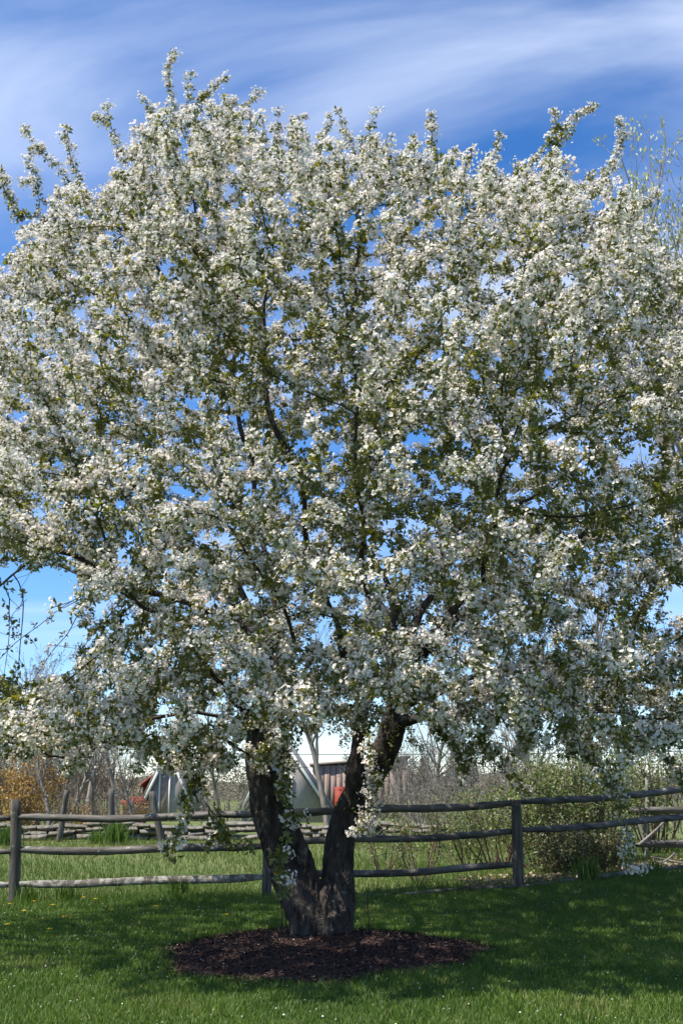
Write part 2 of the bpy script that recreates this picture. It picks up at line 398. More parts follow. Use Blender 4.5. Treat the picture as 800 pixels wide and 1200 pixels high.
# ------------------------------------------------------------------ scattering helpers
def rand_unit(n):
    return norm(rng.normal(size=(n, 3)))
def blades(x, y, z, h, w, lean, tint, three=True):
    n = len(x); az = rng.uniform(0, 2*np.pi, n); la = rng.uniform(0, 2*np.pi, n)
    B = np.stack([x, y, z], -1); S = np.stack([np.cos(az), np.sin(az), 0*az], -1)*(w/2)[:, None]
    Ld = np.stack([np.cos(la), np.sin(la), 0*la], -1)*(lean*h)[:, None]; U = np.zeros((n, 3)); U[:, 2] = h
    tip = B + U*(1-.25*lean[:, None]) + Ld
    if not three:
        V = np.stack([B-S, B+S, tip], 1).reshape(-1, 3); i = np.arange(n)*3
        return V, [np.stack([i, i+1, i+2], -1)], np.repeat(tint, 3)
    mid = B + U*.55 + Ld*.3
    V = np.stack([B-S, B+S, mid+S*.8, mid-S*.8, tip], 1).reshape(-1, 3); i = np.arange(n)*5
    return V, [np.stack([i, i+1, i+2, i+3], -1), np.stack([i+3, i+2, i+4], -1)], np.repeat(tint, 5)
def leaf_cards(c, d, nrm, ln, wd, tint, fold=.25):
    """kite-shaped bent leaves: base c, direction d, normal nrm"""
    s = norm(np.cross(d, nrm)); nn = np.cross(s, d)
    L = ln[:, None]; W = wd[:, None]
    base = c; tip = c + d*L - nn*L*.12; mid = c + d*L*.5
    l = mid + s*W*.5 + nn*W*fold; r = mid - s*W*.5 + nn*W*fold
    n = len(c); V = np.stack([base, l, tip, r], 1).reshape(-1, 3); i = np.arange(n)*4
    return V, [np.stack([i, i+1, i+2], -1), np.stack([i, i+2, i+3], -1)], np.repeat(tint, 4)
def patch_noise(x, y, s):
    return (np.sin(x*s+1.3)*np.cos(y*s*.8+.4) + np.sin(x*s*2.3+y*s*1.7)*.6 + np.sin(y*s*3.1-x*s*1.9+2)*.4)/2

# ------------------------------------------------------------------ the crab apple tree
tree = thing('crabapple_tree', TB, 'big two-stemmed crab apple tree covered in white blossom', 'tree')

S = {}
S['left'] = ([(370,1124,11.06),(359,1078,11.1),(336,1025,11.22),(318,975,11.12),(306,925,11.02),(303,870,10.95),(318,805,10.95)],
             [.20,.180,.160,.143,.130,.120,.105])
S['right'] = ([(390,1124,11.06),(393,1078,11.12),(396,1020,11.3),(401,972,11.3),(422,925,11.32),(448,885,11.36),(464,832,11.4),(470,775,11.5)],
              [.185,.170,.157,.147,.137,.130,.117,.105])
S['fork'] = ([(404,968,11.3),(414,925,11.2),(418,880,11.12),(425,825,11.0)], [.11,.085,.075,.065])
S['inner'] = ([(372,1075,11.25),(356,1010,11.15),(338,960,11.05),(318,905,10.9)], [.11,.085,.075,.06])
# trunk: union of the stems, root flare, then bark relief
tb = MB()
for k_, (pts, rads) in S.items():
    V, F, _, _ = path_tube([P(*p) for p in pts], rads, 14, 60); tb.add(V, F)
for i in range(9):
    aa = i*2*math.pi/9 + random.uniform(-.3, .3); ln = random.uniform(.16, .26)
    b0 = TB + np.array([math.cos(aa)*.12, math.sin(aa)*.10, .24]); b1 = TB + np.array([math.cos(aa)*ln*1.05, math.sin(aa)*ln*.85, -.02])
    V, F, _, _ = path_tube([b0, (b0+b1)/2+np.array([0,0,-.02]), b1], [.12,.09,.05], 8, 10); tb.add(V, F)
V, Fs = tb.get()
tmp = link('tmp', np_mesh('tmp', V, Fs), None)
rm = tmp.modifiers.new('r', 'REMESH'); rm.mode = 'VOXEL'; rm.voxel_size = .014
sm_ = tmp.modifiers.new('s', 'SMOOTH'); sm_.iterations = 5; sm_.factor = .5
dg = bpy.context.evaluated_depsgraph_get(); ev = tmp.evaluated_get(dg); tm = bpy.data.meshes.new_from_object(ev)
bpy.data.objects.remove(tmp)
co = np.empty(len(tm.vertices)*3); tm.vertices.foreach_get('co', co); co = co.reshape(-1, 3)
nr = np.empty(len(tm.vertices)*3); tm.vertices.foreach_get('normal', nr); nr = nr.reshape(-1, 3)
dsp = np.array([mnoise.fractal(Vector((p[0]*11, p[1]*11, p[2]*3.2)), 1, 2, 4) * .016 + mnoise.noise(Vector((p[0]*4, p[1]*4, p[2]*2.2+5))) * .022 - abs(mnoise.noise(Vector((p[0]*26, p[1]*26, p[2]*6))))*.022 for p in co])
co = co + nr * dsp[:, None] - TB
tm.vertices.foreach_set('co', co.astype(np.float32).ravel()); tm.update()
tm.polygons.foreach_set('use_smooth', np.ones(len(tm.polygons), bool))
tm.name = 'trunk'; trunk = link('trunk', tm, M['bark'], tree)
trunk['label'] = 'dark furrowed trunk forking low into two stems'

# guide limbs (pixels of the photograph with a distance), grown on by space colonisation
limbs = [
 ('left', 6, [(300,745,10.9),(250,700,10.7),(165,668,10.5),(80,640,10.4),(-10,600,10.3)]),
 ('left', 6, [(325,720,11.3),(315,610,11.8),(290,490,12.1),(255,360,12.3),(225,215,12.0)]),
 ('left', 5, [(290,820,10.3),(240,765,9.5),(190,725,8.9),(150,700,8.4)]),
 ('left', 5, [(265,845,10.5),(200,850,10.2),(130,872,10.0),(60,890,9.8)]),
 ('left', 6, [(280,700,12.3),(215,600,13.2),(140,500,13.9),(90,420,14.2)]),
 ('left', 5, [(320,840,10.2),(330,790,9.4),(325,730,8.7),(300,660,8.2)]),
 ('right', 7, [(455,650,11.8),(405,575,12.0),(350,525,12.0),(305,470,12.1),(240,400,12.0),(160,310,11.7),(100,230,11.4)]),
 ('right', 7, [(515,650,11.9),(560,530,12.1),(605,410,12.2),(640,270,12.0)]),
 ('right', 7, [(540,725,11.5),(600,705,11.2),(655,668,10.9),(725,620,10.6),(810,565,10.3)]),
 ('right', 6, [(540,800,11.6),(620,785,11.7),(700,790,11.8),(790,830,11.9)]),
 ('right', 7, [(470,700,12.3),(430,560,12.6),(425,400,12.6),(428,240,12.1)]),
 ('right', 7, [(540,680,12.6),(610,590,13.6),(690,500,14.2),(760,420,14.4)]),
 ('right', 7, [(490,740,10.7),(530,680,9.8),(560,610,9.0),(590,540,8.6)]),
 ('right', 6, [(520,840,10.9),(590,840,10.2),(660,850,9.7),(740,840,9.3)]),
 ('fork', 3, [(440,760,10.5),(435,680,9.7),(425,590,8.9),(420,500,8.5)]),
 ('fork', 3, [(400,720,10.6),(360,600,10.3),(330,470,10.0),(310,350,9.9)]),
 ('inner', 3, [(280,860,10.3),(230,870,9.8),(200,905,9.5)]),
]
npos, npar, nmain, nfix = [], [], [], []
STEP = .12
for key, start, pts in limbs:
    pp = [P(*S[key][0][start])] + [P(*p) for p in pts]
    _, _, C, _ = path_tube(pp, np.ones(len(pp)), 3, 80)
    d = np.concatenate([[0], np.cumsum(np.linalg.norm(np.diff(C, axis=0), axis=1))]); n = max(4, int(d[-1]/STEP))
    s = np.linspace(0, d[-1], n+1); C = np.stack([np.interp(s, d, C[:, i]) for i in range(3)], -1)
    ww = np.cumsum(rng.normal(0, .05, (n+1, 3)), 0); ww -= np.linspace(0, 1, n+1)[:, None]*ww[-1]; C[1:] += rng.normal(0, .018, (n, 3)) + .8*ww[1:]; prev = -1
    for i, c in enumerate(C):
        npos.append(c); npar.append(prev); prev = len(npos)-1
# attractors in the crown's volume
CC, CR = np.array([-.05, 11.35, 3.9]), np.array([4.95, 4.2, 5.25])
top_x = np.array([-200,-60,0,30,60,130,170,200,265,320,380,430,470,510,580,650,700,740,780,830,950])
top_y = np.array([520,400,330,275,235,205,148,128,122,155,172,162,175,178,200,190,205,238,278,320,480])
N0 = 60000
u = rand_unit(N0); rad = rng.uniform(.0, 1, N0)**(1/3.)
rad = np.where(rng.random(N0) < .62, rng.uniform(.72, 1.0, N0), rad)
A = CC + u*rad[:, None]*CR*np.where(u[:, :1] < 0, [[1.1,1,1]], [[1,1,1]])  # crown widened on its unseen left to cast more shade on the lawn
px, py = proj(A)
keep = (py > np.interp(px, top_x, top_y) + 14) & (A[:, 2] > 1.6 + .22*np.sin(A[:,0]*2.1+1))
rr_ = np.hypot(A[:, 0]-TB[0], A[:, 1]-TB[1])
keep &= ~((A[:, 2] < 2.7) & (rr_ < 1.3) & (A[:, 1] > 10.4))                     # open under the middle
keep &= (A[:, 2] > 2.55 - .42*np.clip(rr_-.8, 0, 3.2)*np.where(A[:,1] < 10.6, 1.1, .75))
keep &= ~((px < 95) & (py > 672) & (py < 790) & (rng.random(N0) < .93))         # sky shows here under the left limb
keep &= ~((py > 880) & (px > 250) & (px < 545)) & ~((py > 905) & (px < 190)) & ~(py > 950)
cl = np.array([mnoise.noise(Vector((p[0]*.52, p[1]*.52, p[2]*1.9))) + .4*mnoise.noise(Vector((p[0]*1.9+9, p[1]*1.9, p[2]*2.4))) for p in A])
keep &= (cl > -.02) | (rng.random(N0) < .04)
A = A[keep][:17500]
for (bx_, by_, bY, rx_, ry_, rz_, nb_) in ((195,835,9.0,1.0,.7,.30,420), (60,842,9.3,.9,.7,.22,280), (285,850,9.1,.45,.5,.22,170), (330,795,9.0,.6,.5,.35,260), (430,805,9.6,.6,.5,.28,180),
        (600,800,10.0,.9,.7,.40,300), (735,800,9.6,.9,.7,.45,300), (540,840,10.2,.5,.5,.25,100), (250,760,8.7,.8,.5,.35,260), (180,790,8.8,.5,.5,.25,120), (322,885,9.5,.35,.4,.20,120), (255,885,9.2,.4,.4,.18,120), (130,880,9.5,.5,.5,.18,80), (660,870,10.0,.6,.5,.2,80), (390,850,9.8,.3,.4,.2,60)):
    A = np.concatenate([A, P(bx_, by_, bY) + rand_unit(nb_)*(rng.random(nb_)**.4)[:, None]*np.array([rx_, ry_, rz_])])
pos = np.array(npos); par = np.array(npar)
near_d = np.full(len(A), 1e9); near_i = np.zeros(len(A), int)
def absorb(i0, i1):
    for s0 in range(i0, i1, 400):
        e0 = min(i1, s0+400)
        D = np.linalg.norm(A[:, None] - pos[None, s0:e0], axis=2); j = D.argmin(1); dm = D[np.arange(len(A)), j]
        b = dm < near_d; near_d[b] = dm[b]; near_i[b] = j[b] + s0
absorb(0, len(pos))
alive = np.ones(len(A), bool); KILL, INF = .20, 2.2
for it in range(110):
    act = alive & (near_d < INF)
    if not act.any(): break
    ids = near_i[act]; dirs = norm(A[act] - pos[ids])
    uniq, inv = np.unique(ids, return_inverse=True); sd = np.zeros((len(uniq), 3)); np.add.at(sd, inv, dirs)
    grow = norm(norm(sd) + rng.normal(0, .28, sd.shape) + np.array([0, 0, .03]) + .10*norm((pos[uniq]-CC)*np.array([1,1,0])))
    newp = pos[uniq] + grow*STEP
    # drop growth that lands on existing wood
    i0 = len(pos); pos = np.concatenate([pos, newp]); par = np.concatenate([par, uniq])
    absorb(i0, len(pos))
    alive &= near_d > KILL
    if len(pos) > 26000: break
# short upright flowering shoots beyond the outer twigs
nch = np.bincount(par[par >= 0], minlength=len(pos)); tips = np.where(nch == 0)[0]
e = norm((pos[tips]-CC)/CR); lvl = np.linalg.norm((pos[tips]-CC)/CR, axis=1)
px_t, py_t = proj(pos[tips])
topmost = py_t < np.interp(px_t, top_x, top_y) + 75
sel = tips[(lvl > .72) & ((rng.random(len(tips)) < .30) | topmost & (rng.random(len(tips)) < .40))]
for i in sel:
    d = norm(norm((pos[i]-CC)/CR)*np.array([.9,.9,.5]) + np.array([0,0,.35 if pos[i][2] > 5 else .05]) + rng.normal(0, .35, 3)); prev = i
    for s_ in range(int(rng.integers(2, 6))):
        d = norm(d + np.array([0,0,.13]) + rng.normal(0, .12, 3))
        qx, qy = proj((pos[prev] + d*STEP)[None])
        if qy[0] < np.interp(qx[0], top_x, top_y) - 12: break
        pos = np.concatenate([pos, [pos[prev] + d*STEP]]); par = np.append(par, prev); prev = len(pos)-1
# named shoots standing clear of the crown against the sky
def long_shoot(pts, side=.12):
    global pos, par
    tgt = P(*pts[0]); i = int(np.linalg.norm(pos-tgt, axis=1).argmin()); prev = i
    q = [pos[i]] + [P(*p) for p in pts]
    for a_, b_ in zip(q[:-1], q[1:]):
        n = max(1, int(round(np.linalg.norm(b_-a_)/STEP)))
        for s_ in range(1, n+1):
            pos = np.concatenate([pos, [a_+(b_-a_)*s_/n + rng.normal(0, .012, 3)]]); par = np.append(par, prev); prev = len(pos)-1
            if side > rng.random():
                k0 = prev; dd = norm(norm(b_-a_)*.7 + rng.normal(0, .6, 3))
                for _ in range(int(rng.integers(1, 4))):
                    dd = norm(dd + rng.normal(0, .25, 3)); pos = np.concatenate([pos, [pos[k0] + dd*STEP*.7]]); par = np.append(par, k0); k0 = len(pos)-1
for sh in ([(90,235,11.3),(70,195,11.3),(32,160,11.3)], [(95,225,11.4),(80,165,11.4),(78,148,11.4)], [(145,190,11.6),(132,150,11.6),(128,126,11.6)],
           [(50,250,11.2),(38,205,11.2),(28,178,11.2)], [(20,262,11.2),(10,230,11.2),(8,212,11.2)],
           [(215,150,11.8),(200,120,11.8),(197,92,11.8)], [(225,150,11.8),(240,110,11.8),(268,92,11.8)], [(190,170,11.8),(180,140,11.8),(169,112,11.8)],
           [(270,165,11.8),(285,130,11.8),(305,108,11.8)], [(225,140,11.7),(224,110,11.7),(222,88,11.7)],
           [(435,190,12.0),(432,160,12),(438,126,12)], [(415,190,12.0),(408,170,12),(402,148,12)], [(500,200,12.0),(505,170,12),(506,140,12)],
           [(655,215,11.8),(648,170,11.8),(648,130,11.8)], [(650,172,11.8),(672,138,11.8),(700,126,11.8)], [(690,235,11.6),(712,200,11.6),(733,165,11.6)],
           [(735,265,11.5),(752,235,11.5),(778,228,11.5)], [(600,225,11.8),(625,190,11.8),(660,150,11.8)], [(570,215,11.9),(580,180,11.9),(585,160,11.9)],
           [(345,190,12),(342,160,12),(345,138,12)], [(370,195,12),(375,170,12),(380,150,12)], [(325,170,12),(322,145,12),(326,130,12)],
           # trailing sprays below the crown
           [(215,880,9.6),(232,925,9.5),(262,975,9.45),(285,1000,9.4)], [(255,880,9.3),(280,900,9.1),(270,885,9.0)], [(235,900,9.5),(225,950,9.4),(200,972,9.35)],
           [(330,885,9.6),(335,930,9.5),(338,985,9.45),(325,1030,9.4)], [(560,870,10.4),(590,900,10.3),(615,930,10.2)], [(650,860,10.2),(690,890,10.0),(725,930,9.9)],
           [(710,900,10.0),(730,960,9.9),(738,1000,9.85)], [(430,850,10.9),(437,890,10.8),(433,935,10.75),(425,975,10.7)], [(770,870,10.0),(790,905,9.9),(810,940,9.8)],
           [(510,850,10.6),(540,885,10.5),(545,915,10.5)], [(10,700,10.2),(15,740,10.1),(5,790,10.1)], [(30,690,10.3),(25,740,10.2),(22,800,10.2)]):
    long_shoot(sh, .12 if sh[0][1] < 400 else .7)
n = len(pos)
# pipe-model radii (children always come after their parent)
PE = 2.35; acc = np.zeros(n); nch = np.bincount(par[par >= 0], minlength=n)
acc[nch == 0] = .0027**PE
big = np.full(n, -1); bigv = np.zeros(n)
for i in range(n-1, -1, -1):
    p_ = par[i]
    if p_ >= 0:
        acc[p_] += acc[i]
        if acc[i] > bigv[p_]: bigv[p_] = acc[i]; big[p_] = i
rad = acc**(1/PE)*1.0
main = np.zeros(n, bool); main[big[big >= 0]] = True
rootsel = par < 0
# soften the path of the wood
for _ in range(2):
    q = pos.copy(); b_ = np.where(main & (par >= 0) & (big >= 0))[0]
    q[b_] = .5*pos[b_] + .25*pos[par[b_]] + .25*pos[big[b_]]; pos = q
chain = np.arange(n)
for i in range(n):
    if par[i] >= 0 and main[i]: chain[i] = chain[par[i]]
# limbs: a mesh each; the thinner wood is one mesh of twigs
THICK = .020
cid, cnt = np.unique(chain[rad > THICK], return_counts=True)
limb_ch = set(cid[cnt >= 5]); is_limb = np.array([c in limb_ch for c in chain]) & (rad > THICK)
for c in limb_ch:
    ids = np.where(is_limb & (chain == c))[0]
    pp = par[ids[0]]
    pts, rs = pos[ids], rad[ids].copy()
    if pp >= 0: pts = np.concatenate([[pos[pp]], pts]); rs = np.concatenate([[rs[0]*1.12], rs])
    else: rs[:8] = np.maximum(rs[:8], np.linspace(max(rs[0], .07), rs[min(7, len(rs)-1)], 8)[:len(rs[:8])])
    k_ = np.ones(3)/3; rs2 = rs.copy(); rs2[1:-1] = np.convolve(rs, k_, 'valid')
    V, F, _, _ = path_tube(pts, rs2*(1+rng.normal(0, .05, len(rs2))), 9, 3*len(pts))
    obj('limb', V, F, M['bark'], tree, True)
tw = np.where(~is_limb)[0]
tset = np.zeros(n, bool); tset[tw] = True
# keep parents of twigs as start nodes
need = np.unique(np.concatenate([tw, par[tw][par[tw] >= 0]])); remap = np.full(n, -1); remap[need] = np.arange(len(need))
tp = np.where(tset[need], par[need], -1); tp = np.where(tp >= 0, remap[tp], -1)
mn = main[need] & tset[need] & np.where(tp >= 0, tset[need[np.maximum(tp, 0)]], False)
V, F = tube_graph(pos[need], tp, rad[need], 4, mn)
o = obj('twigs', V, F, M['twig'], tree, True); o['kind'] = 'stuff'
# pruned stubs
for pa, pb, r0 in (((318,800,10.9),(337,826,10.55),.085), ((495,800,11.3),(516,834,11.0),.042), ((528,714,11.5),(552,724,11.05),.045), ((352,640,11.4),(385,652,10.9),.05)):
    V, F, _, _ = path_tube([P(*pa), (P(*pa)+P(*pb))/2 + np.array([0,0,-.03]), P(*pb)], [r0*1.1, r0, r0*.9], 10, 14); obj('pruned_stub', V, F, M['bark'], tree, True)

# blossom clusters along the thin wood
sp = np.where((rad < .0125) & (par >= 0))[0]
lvl = np.linalg.norm((pos[sp]-CC)/CR, axis=1); isT = nch[sp] == 0
cnt = 3 + (rng.random(len(sp)) < .3).astype(int)
base_i = np.repeat(sp, cnt); lv = np.repeat(lvl, cnt)
f = rng.random(len(base_i))[:, None]
bp = pos[par[base_i]]*(1-f) + pos[base_i]*f
tdir = norm(pos[base_i]-pos[par[base_i]])
side = norm(np.cross(tdir, rand_unit(len(base_i))))
sd = norm(side*.9 + tdir*.35 + np.array([0,0,.35]) + .25*norm((bp-CC)/CR))
cp = bp + sd*rng.uniform(.02, .06, (len(bp), 1))
cpx, cpy = proj(cp)
# flowers where the light reaches, leaves everywhere
patch = np.array([mnoise.noise(Vector((p[0]*1.9, p[1]*1.9, p[2]*3.2+7))) for p in cp])
VX = .2; g0 = cp.min(0) - .5; gi = ((cp - g0)/VX).astype(int); gs = gi.max(0) + 4
dens = np.zeros(gs); np.add.at(dens, tuple(gi.T), 1)
def depth_along(d):
    t = np.zeros(len(cp))
    for k_ in range(1, 14):
        q = ((cp + d*(VX*k_) - g0)/VX).astype(int); okq = ((q >= 0) & (q < gs)).all(1); q = np.where(okq[:, None], q, 0); t += dens[tuple(q.T)]*okq
    return t*.012/(VX*VX)
d_sun = depth_along(np.tile(np.array(sdir), (len(cp), 1))); d_up = depth_along(np.tile(np.array([0, 0, 1.]), (len(cp), 1)))
d_out = depth_along(norm((cp-CC)*np.array([1, 1, .3]) + np.array([0, 0, .4])))
od = .6*np.minimum(np.minimum(d_sun, d_up), d_out) + .4*d_sun
pf = np.clip(1.12 - .24*od + .85*patch, .05, .97)
pf = np.clip(pf + .32*((cp[:, 1] < 10.2) & (cp[:, 2] < 3.0)), .05, .97)
pf = np.where((cpx < 345) & (cpy > 905), pf*.4, pf)
pf = np.where((cpx < 45) & (cpy > 660) & (cpy < 830), pf*.12, pf)
ok_ = ~((cpx < 92) & (cpy > 668) & (cpy < 795) & (rng.random(len(cp)) < .86)); cp, sd, pf, patch = cp[ok_], sd[ok_], pf[ok_], patch[ok_]
hasf = rng.random(len(cp)) < pf
X_ = norm(np.cross(sd, rand_unit(len(cp)))); Y_ = np.cross(sd, X_); rot = euler_from_frames(X_, Y_, sd)
def flower_sprig(seed, nf, pink):
    """a truss of open five-petalled flowers, axis +Z"""
    r_ = np.random.default_rng(seed); mb = MB()
    for j in range(nf):
        fd = norm(np.array([0,0,.55]) + norm(r_.normal(size=3))); c = fd*r_.uniform(.026, .062) + r_.normal(0, .007, 3)
        fn = norm(fd + r_.normal(0, .30, 3)); U = norm(np.cross(fn, r_.normal(size=3))); W = np.cross(fn, U)
        bud_ = r_.random() < .12; fs = r_.uniform(.0135, .0185)*(.7 if bud_ else 1); cup = r_.uniform(.05, .7) if not bud_ else 1.35
        tint = np.clip(r_.random()*.8 + pink*r_.random()*.25 + (.3 if bud_ else 0), 0, 1); ph = r_.uniform(0, 6.28)
        for q in range(5):
            an = ph + q*2*np.pi/5 + r_.normal(0, .07); dr = np.cos(an)*U + np.sin(an)*W; sv = np.cross(fn, dr); ln = fs*r_.uniform(.88, 1.1); cu = np.clip(cup + r_.normal(0, .13), -.1, 1.45)
            pd = dr*np.cos(cu) + fn*np.sin(cu); nn = fn*np.cos(cu) - dr*np.sin(cu)
            mb.add([c + pd*ln*.05, c + pd*ln*.50 + sv*ln*.42 + nn*ln*.12, c + pd*ln*.93 + sv*ln*.27 + nn*ln*.10, c + pd*ln*.93 - sv*ln*.27 + nn*ln*.10, c + pd*ln*.50 - sv*ln*.42 + nn*ln*.12, c + pd*ln*.55 - nn*ln*.03],
                   [np.array([(0,1,5),(1,2,5),(2,3,5),(3,4,5),(4,0,5)])], tint)
        if not bud_:
            b0 = c + fn*.007; mb.add([b0 + U*.0035, b0 - U*.0018 + W*.003, b0 - U*.0018 - W*.003], [np.array([(0,1,2)])], 2.0)
    V, F = mb.get(); me = np_mesh('flower_truss', V, F, attr=np.concatenate(mb.A)); me.materials.append(M['petal']); return me
def leaf_sprig(seed, nl):
    r_ = np.random.default_rng(seed); d = norm(norm(r_.normal(size=(nl,3)))*np.array([1,1,.7]) + np.array([0,0,.2])); L_ = r_.uniform(.026, .050, nl)
    c = d*r_.uniform(.0, .02, (nl,1)) + np.array([0,0,-.012]); V, F, T = leaf_cards(c, d, norm(np.array([0,0,1.]) + r_.normal(0,.5,(nl,3))), L_, L_*r_.uniform(.45,.62,nl), r_.random(nl)*.9 + .1*r_.random())
    me = np_mesh('leaf_rosette', V, F, attr=T); me.materials.append(M['leaf']); return me
fl_protos = [flower_sprig(900+k_, int(11 + k_ % 6), 1.0 if k_ % 4 == 0 else .3) for k_ in range(16)]
lf_protos = [leaf_sprig(950+k_, int(6 + k_ % 5)) for k_ in range(14)]
fc = np.where(hasf)[0]
instances('blossoms', cp[fc], rot[fc], rng.uniform(.68, 1.22, len(fc)), rng.integers(0, 16, len(fc)), fl_protos, tree)
lk = np.where(hasf, rng.random(len(cp)) < .92, True); cp, rot, hasf = cp[lk], rot[lk], hasf[lk]
instances('leaves', cp, rot, rng.uniform(.8, 1.2, len(cp))*np.where(hasf, .98, 1.18), rng.integers(0, 14, len(cp)), lf_protos, tree)
print('OD', np.percentile(od, [5,25,50,75,95]))
print('CROWN nodes', n, 'limbs', len(limb_ch), 'clusters', len(cp), 'flowering', len(fc))
# leafy sprouts on the right stem
sp_p, sp_d = [], []
_, _, C, r_ = path_tube([P(*p) for p in S['right'][0]], S['right'][1], 6, 60)
for i in range(420):
    k_ = int(rng.integers(30, 58)); dd = norm(np.array([rng.normal(0,.8), -abs(rng.normal(.8,.5)), rng.normal(.1,.5)]))
    sp_p.append(C[k_] + dd*r_[k_]*rng.uniform(.95, 1.45)); sp_d.append(norm(dd + rng.normal(0,.7,3)))
sp_p, sp_d = np.array(sp_p), np.array(sp_d)
ll = rng.uniform(.03, .055, len(sp_p))
V, F, T = leaf_cards(sp_p, sp_d, norm(np.array([0,-.4,1.]) + rng.normal(0,.5,(len(sp_p),3))), ll, ll*.55, rng.random(len(sp_p)))
o = obj('trunk_sprouts', V, F, M['leaf'], tree, False, T); o['kind'] = 'stuff'
# thin suckers at the foot
for (xa, ya, xb, yb, Y) in ((331,1098,328,1045,11.0),(337,1097,333,1030,11.1),(327,1096,330,1060,11.0),(433,1092,432,1035,11.2),(352,1096,340,1050,10.9)):
    V, F, _, _ = path_tube([P(xa,ya,Y), (P(xa,ya,Y)+P(xb,yb,Y))/2+rng.normal(0,.015,3), P(xb,yb,Y)], [.006,.005,.003], 5, 8); obj('sucker', V, F, M['twig'], tree, True)

# ------------------------------------------------------------------ split-rail fence
fence = thing('split_rail_fence', P(314,1055,15.3), 'weathered grey split rail fence along the back of the lawn', 'fence')
def rough_rail(pa, pb, h, w, m, parent, seed, name='rail', taper=.62):
    r_ = np.random.default_rng(seed); a_, b_ = np.asarray(pa, float), np.asarray(pb, float); d = norm(b_-a_)
    s = norm(np.cross(d, (0,0,1.))); t_ = np.cross(s, d); nseg = 22; k = 5
    ang = np.arange(k)*2*np.pi/k + r_.normal(0, .22, k); pr = np.clip(1.08 + r_.normal(0, .17, k), .75, 1.4)
    V = []
    for i in range(nseg+1):
        f = i/nseg; e_ = min(f, 1-f)*nseg; tp_ = taper + (1-taper)*min(1, e_/2.2)
        c = a_ + (b_-a_)*f + t_*(-.012*math.sin(math.pi*f)*4*.5 + .012*math.sin(f*9+seed)) + s*.012*math.sin(f*7+seed*2)
        pr2 = pr*(1 + r_.normal(0, .05, k))
        for j in range(k): V.append(c + (s*math.cos(ang[j])*w*.5 + t_*math.sin(ang[j])*h*.5)*pr2[j]*tp_)
    kk = np.arange(k); k2 = (kk+1) % k
    F = np.concatenate([np.stack([i*k+kk, i*k+k2, (i+1)*k+k2, (i+1)*k+kk], -1) for i in range(nseg)])
    return obj(name, V, [F, np.array([list(range(k))[::-1]]), np.array([[nseg*k+j for j in range(k)]])], m, parent)
def rough_post(base, top, w, d_, m, parent, seed, name='post'):
    r_ = np.random.default_rng(seed); b_, t_ = np.asarray(base, float), np.asarray(top, float); nseg = 10; k = 8
    b_ = b_ - (t_-b_)/np.linalg.norm(t_-b_)*.25
    ang = np.arange(k)*2*np.pi/k + .39; pr = np.clip(1 + r_.normal(0, .08, k), .8, 1.2); V = []
    for i in range(nseg+1):
        f = i/nseg; c = b_+(t_-b_)*f + np.array([.008*math.sin(f*6+seed), .006*math.cos(f*5+seed), 0])
        s_ = (1.06-.12*f)*(1 if i < nseg else .86)
        for j in range(k):
            V.append(c + np.array([math.cos(ang[j])*w*.55, math.sin(ang[j])*d_*.55, (.022*r_.normal() if i == nseg else 0)])*pr[j]*s_*(1+r_.normal(0,.025)))
    kk = np.arange(k); k2 = (kk+1) % k
    F = np.concatenate([np.stack([i*k+kk, i*k+k2, (i+1)*k+k2, (i+1)*k+kk], -1) for i in range(nseg)])
    return obj(name, V, [F, np.array([[nseg*k+j for j in range(k)]])], m, parent)
YF = 15.3; YR = 16.7
rough_post(P(17,1064,YF), P(18,937,YF), .125, .12, M['post'], fence, 3)
rough_post(P(313,1057,YF), P(313,938,YF), .12, .12, M['post'], fence, 4)
rough_post(P(607,1046,YF), P(605,937,YF), .135, .12, M['post'], fence, 5)
rough_post(P(905,1006,YR), P(908,900,YR), .125, .12, M['post'], fence, 6)
rough_post(P(-280,1068,YF-.2), P(-280,950,YF-.2), .125, .12, M['post'], fence, 7)
rails = [((18,958,YF),(314,953,YF),.105,.09,'rail'),((18,996,YF),(314,990,YF),.11,.09,'rail'),((18,1036,YF),(314,1027,YF),.125,.10,'rail_lichen'),
         ((313,952,YF),(606,941,YF),.10,.09,'rail'),((313,987,YF),(606,975.5,YF),.105,.09,'rail'),((313,1026,YF),(606,1013.5,YF),.085,.08,'rail'),((313,1053,YF-.06),(606,1037.5,YF-.06),.075,.08,'rail'),
         ((605,941.5,YF),(906,915,YR),.115,.09,'rail'),((605,973,YF),(906,947,YR),.105,.09,'rail'),((607,1038.5,YF-.08),(906,1001,YR-.08),.075,.08,'rail'),
         ((17,957,YF),(-280,966,YF-.2),.10,.09,'rail'),((17,998,YF),(-280,1008,YF-.2),.10,.09,'rail'),((17,1038,YF),(-280,1046,YF-.2),.10,.09,'rail_lichen'),((17,1062,YF-.1),(-280,1070,YF-.3),.07,.08,'rail_lichen')]
for i, (pa, pb, h, w, m) in enumerate(rails):
    r_ = rough_rail(P(*pa), P(*pb), h*.84, w*.84, M[m], fence, 20+i)
    if m == 'rail_lichen': r_['label'] = 'rail blotched with pale lichen'
# old fence corner behind the shrubs on the right
old = thing('old_fence_corner', P(757,985,18.6), 'short piece of old rail fence behind the shrubs, with a pale thin post', 'fence')
rough_post(P(757,995,18.6), P(757,912,18.6), .05, .05, M['pale_wood'], old, 41)
rough_post(P(930,985,18.9), P(930,912,18.9), .09, .09, M['post'], old, 42)
rough_rail(P(735,950,18.5), P(930,945,18.8), .10, .08, M['rail'], old, 43); rough_rail(P(744,990,18.5), P(930,983,18.8), .12, .09, M['rail'], old, 44)

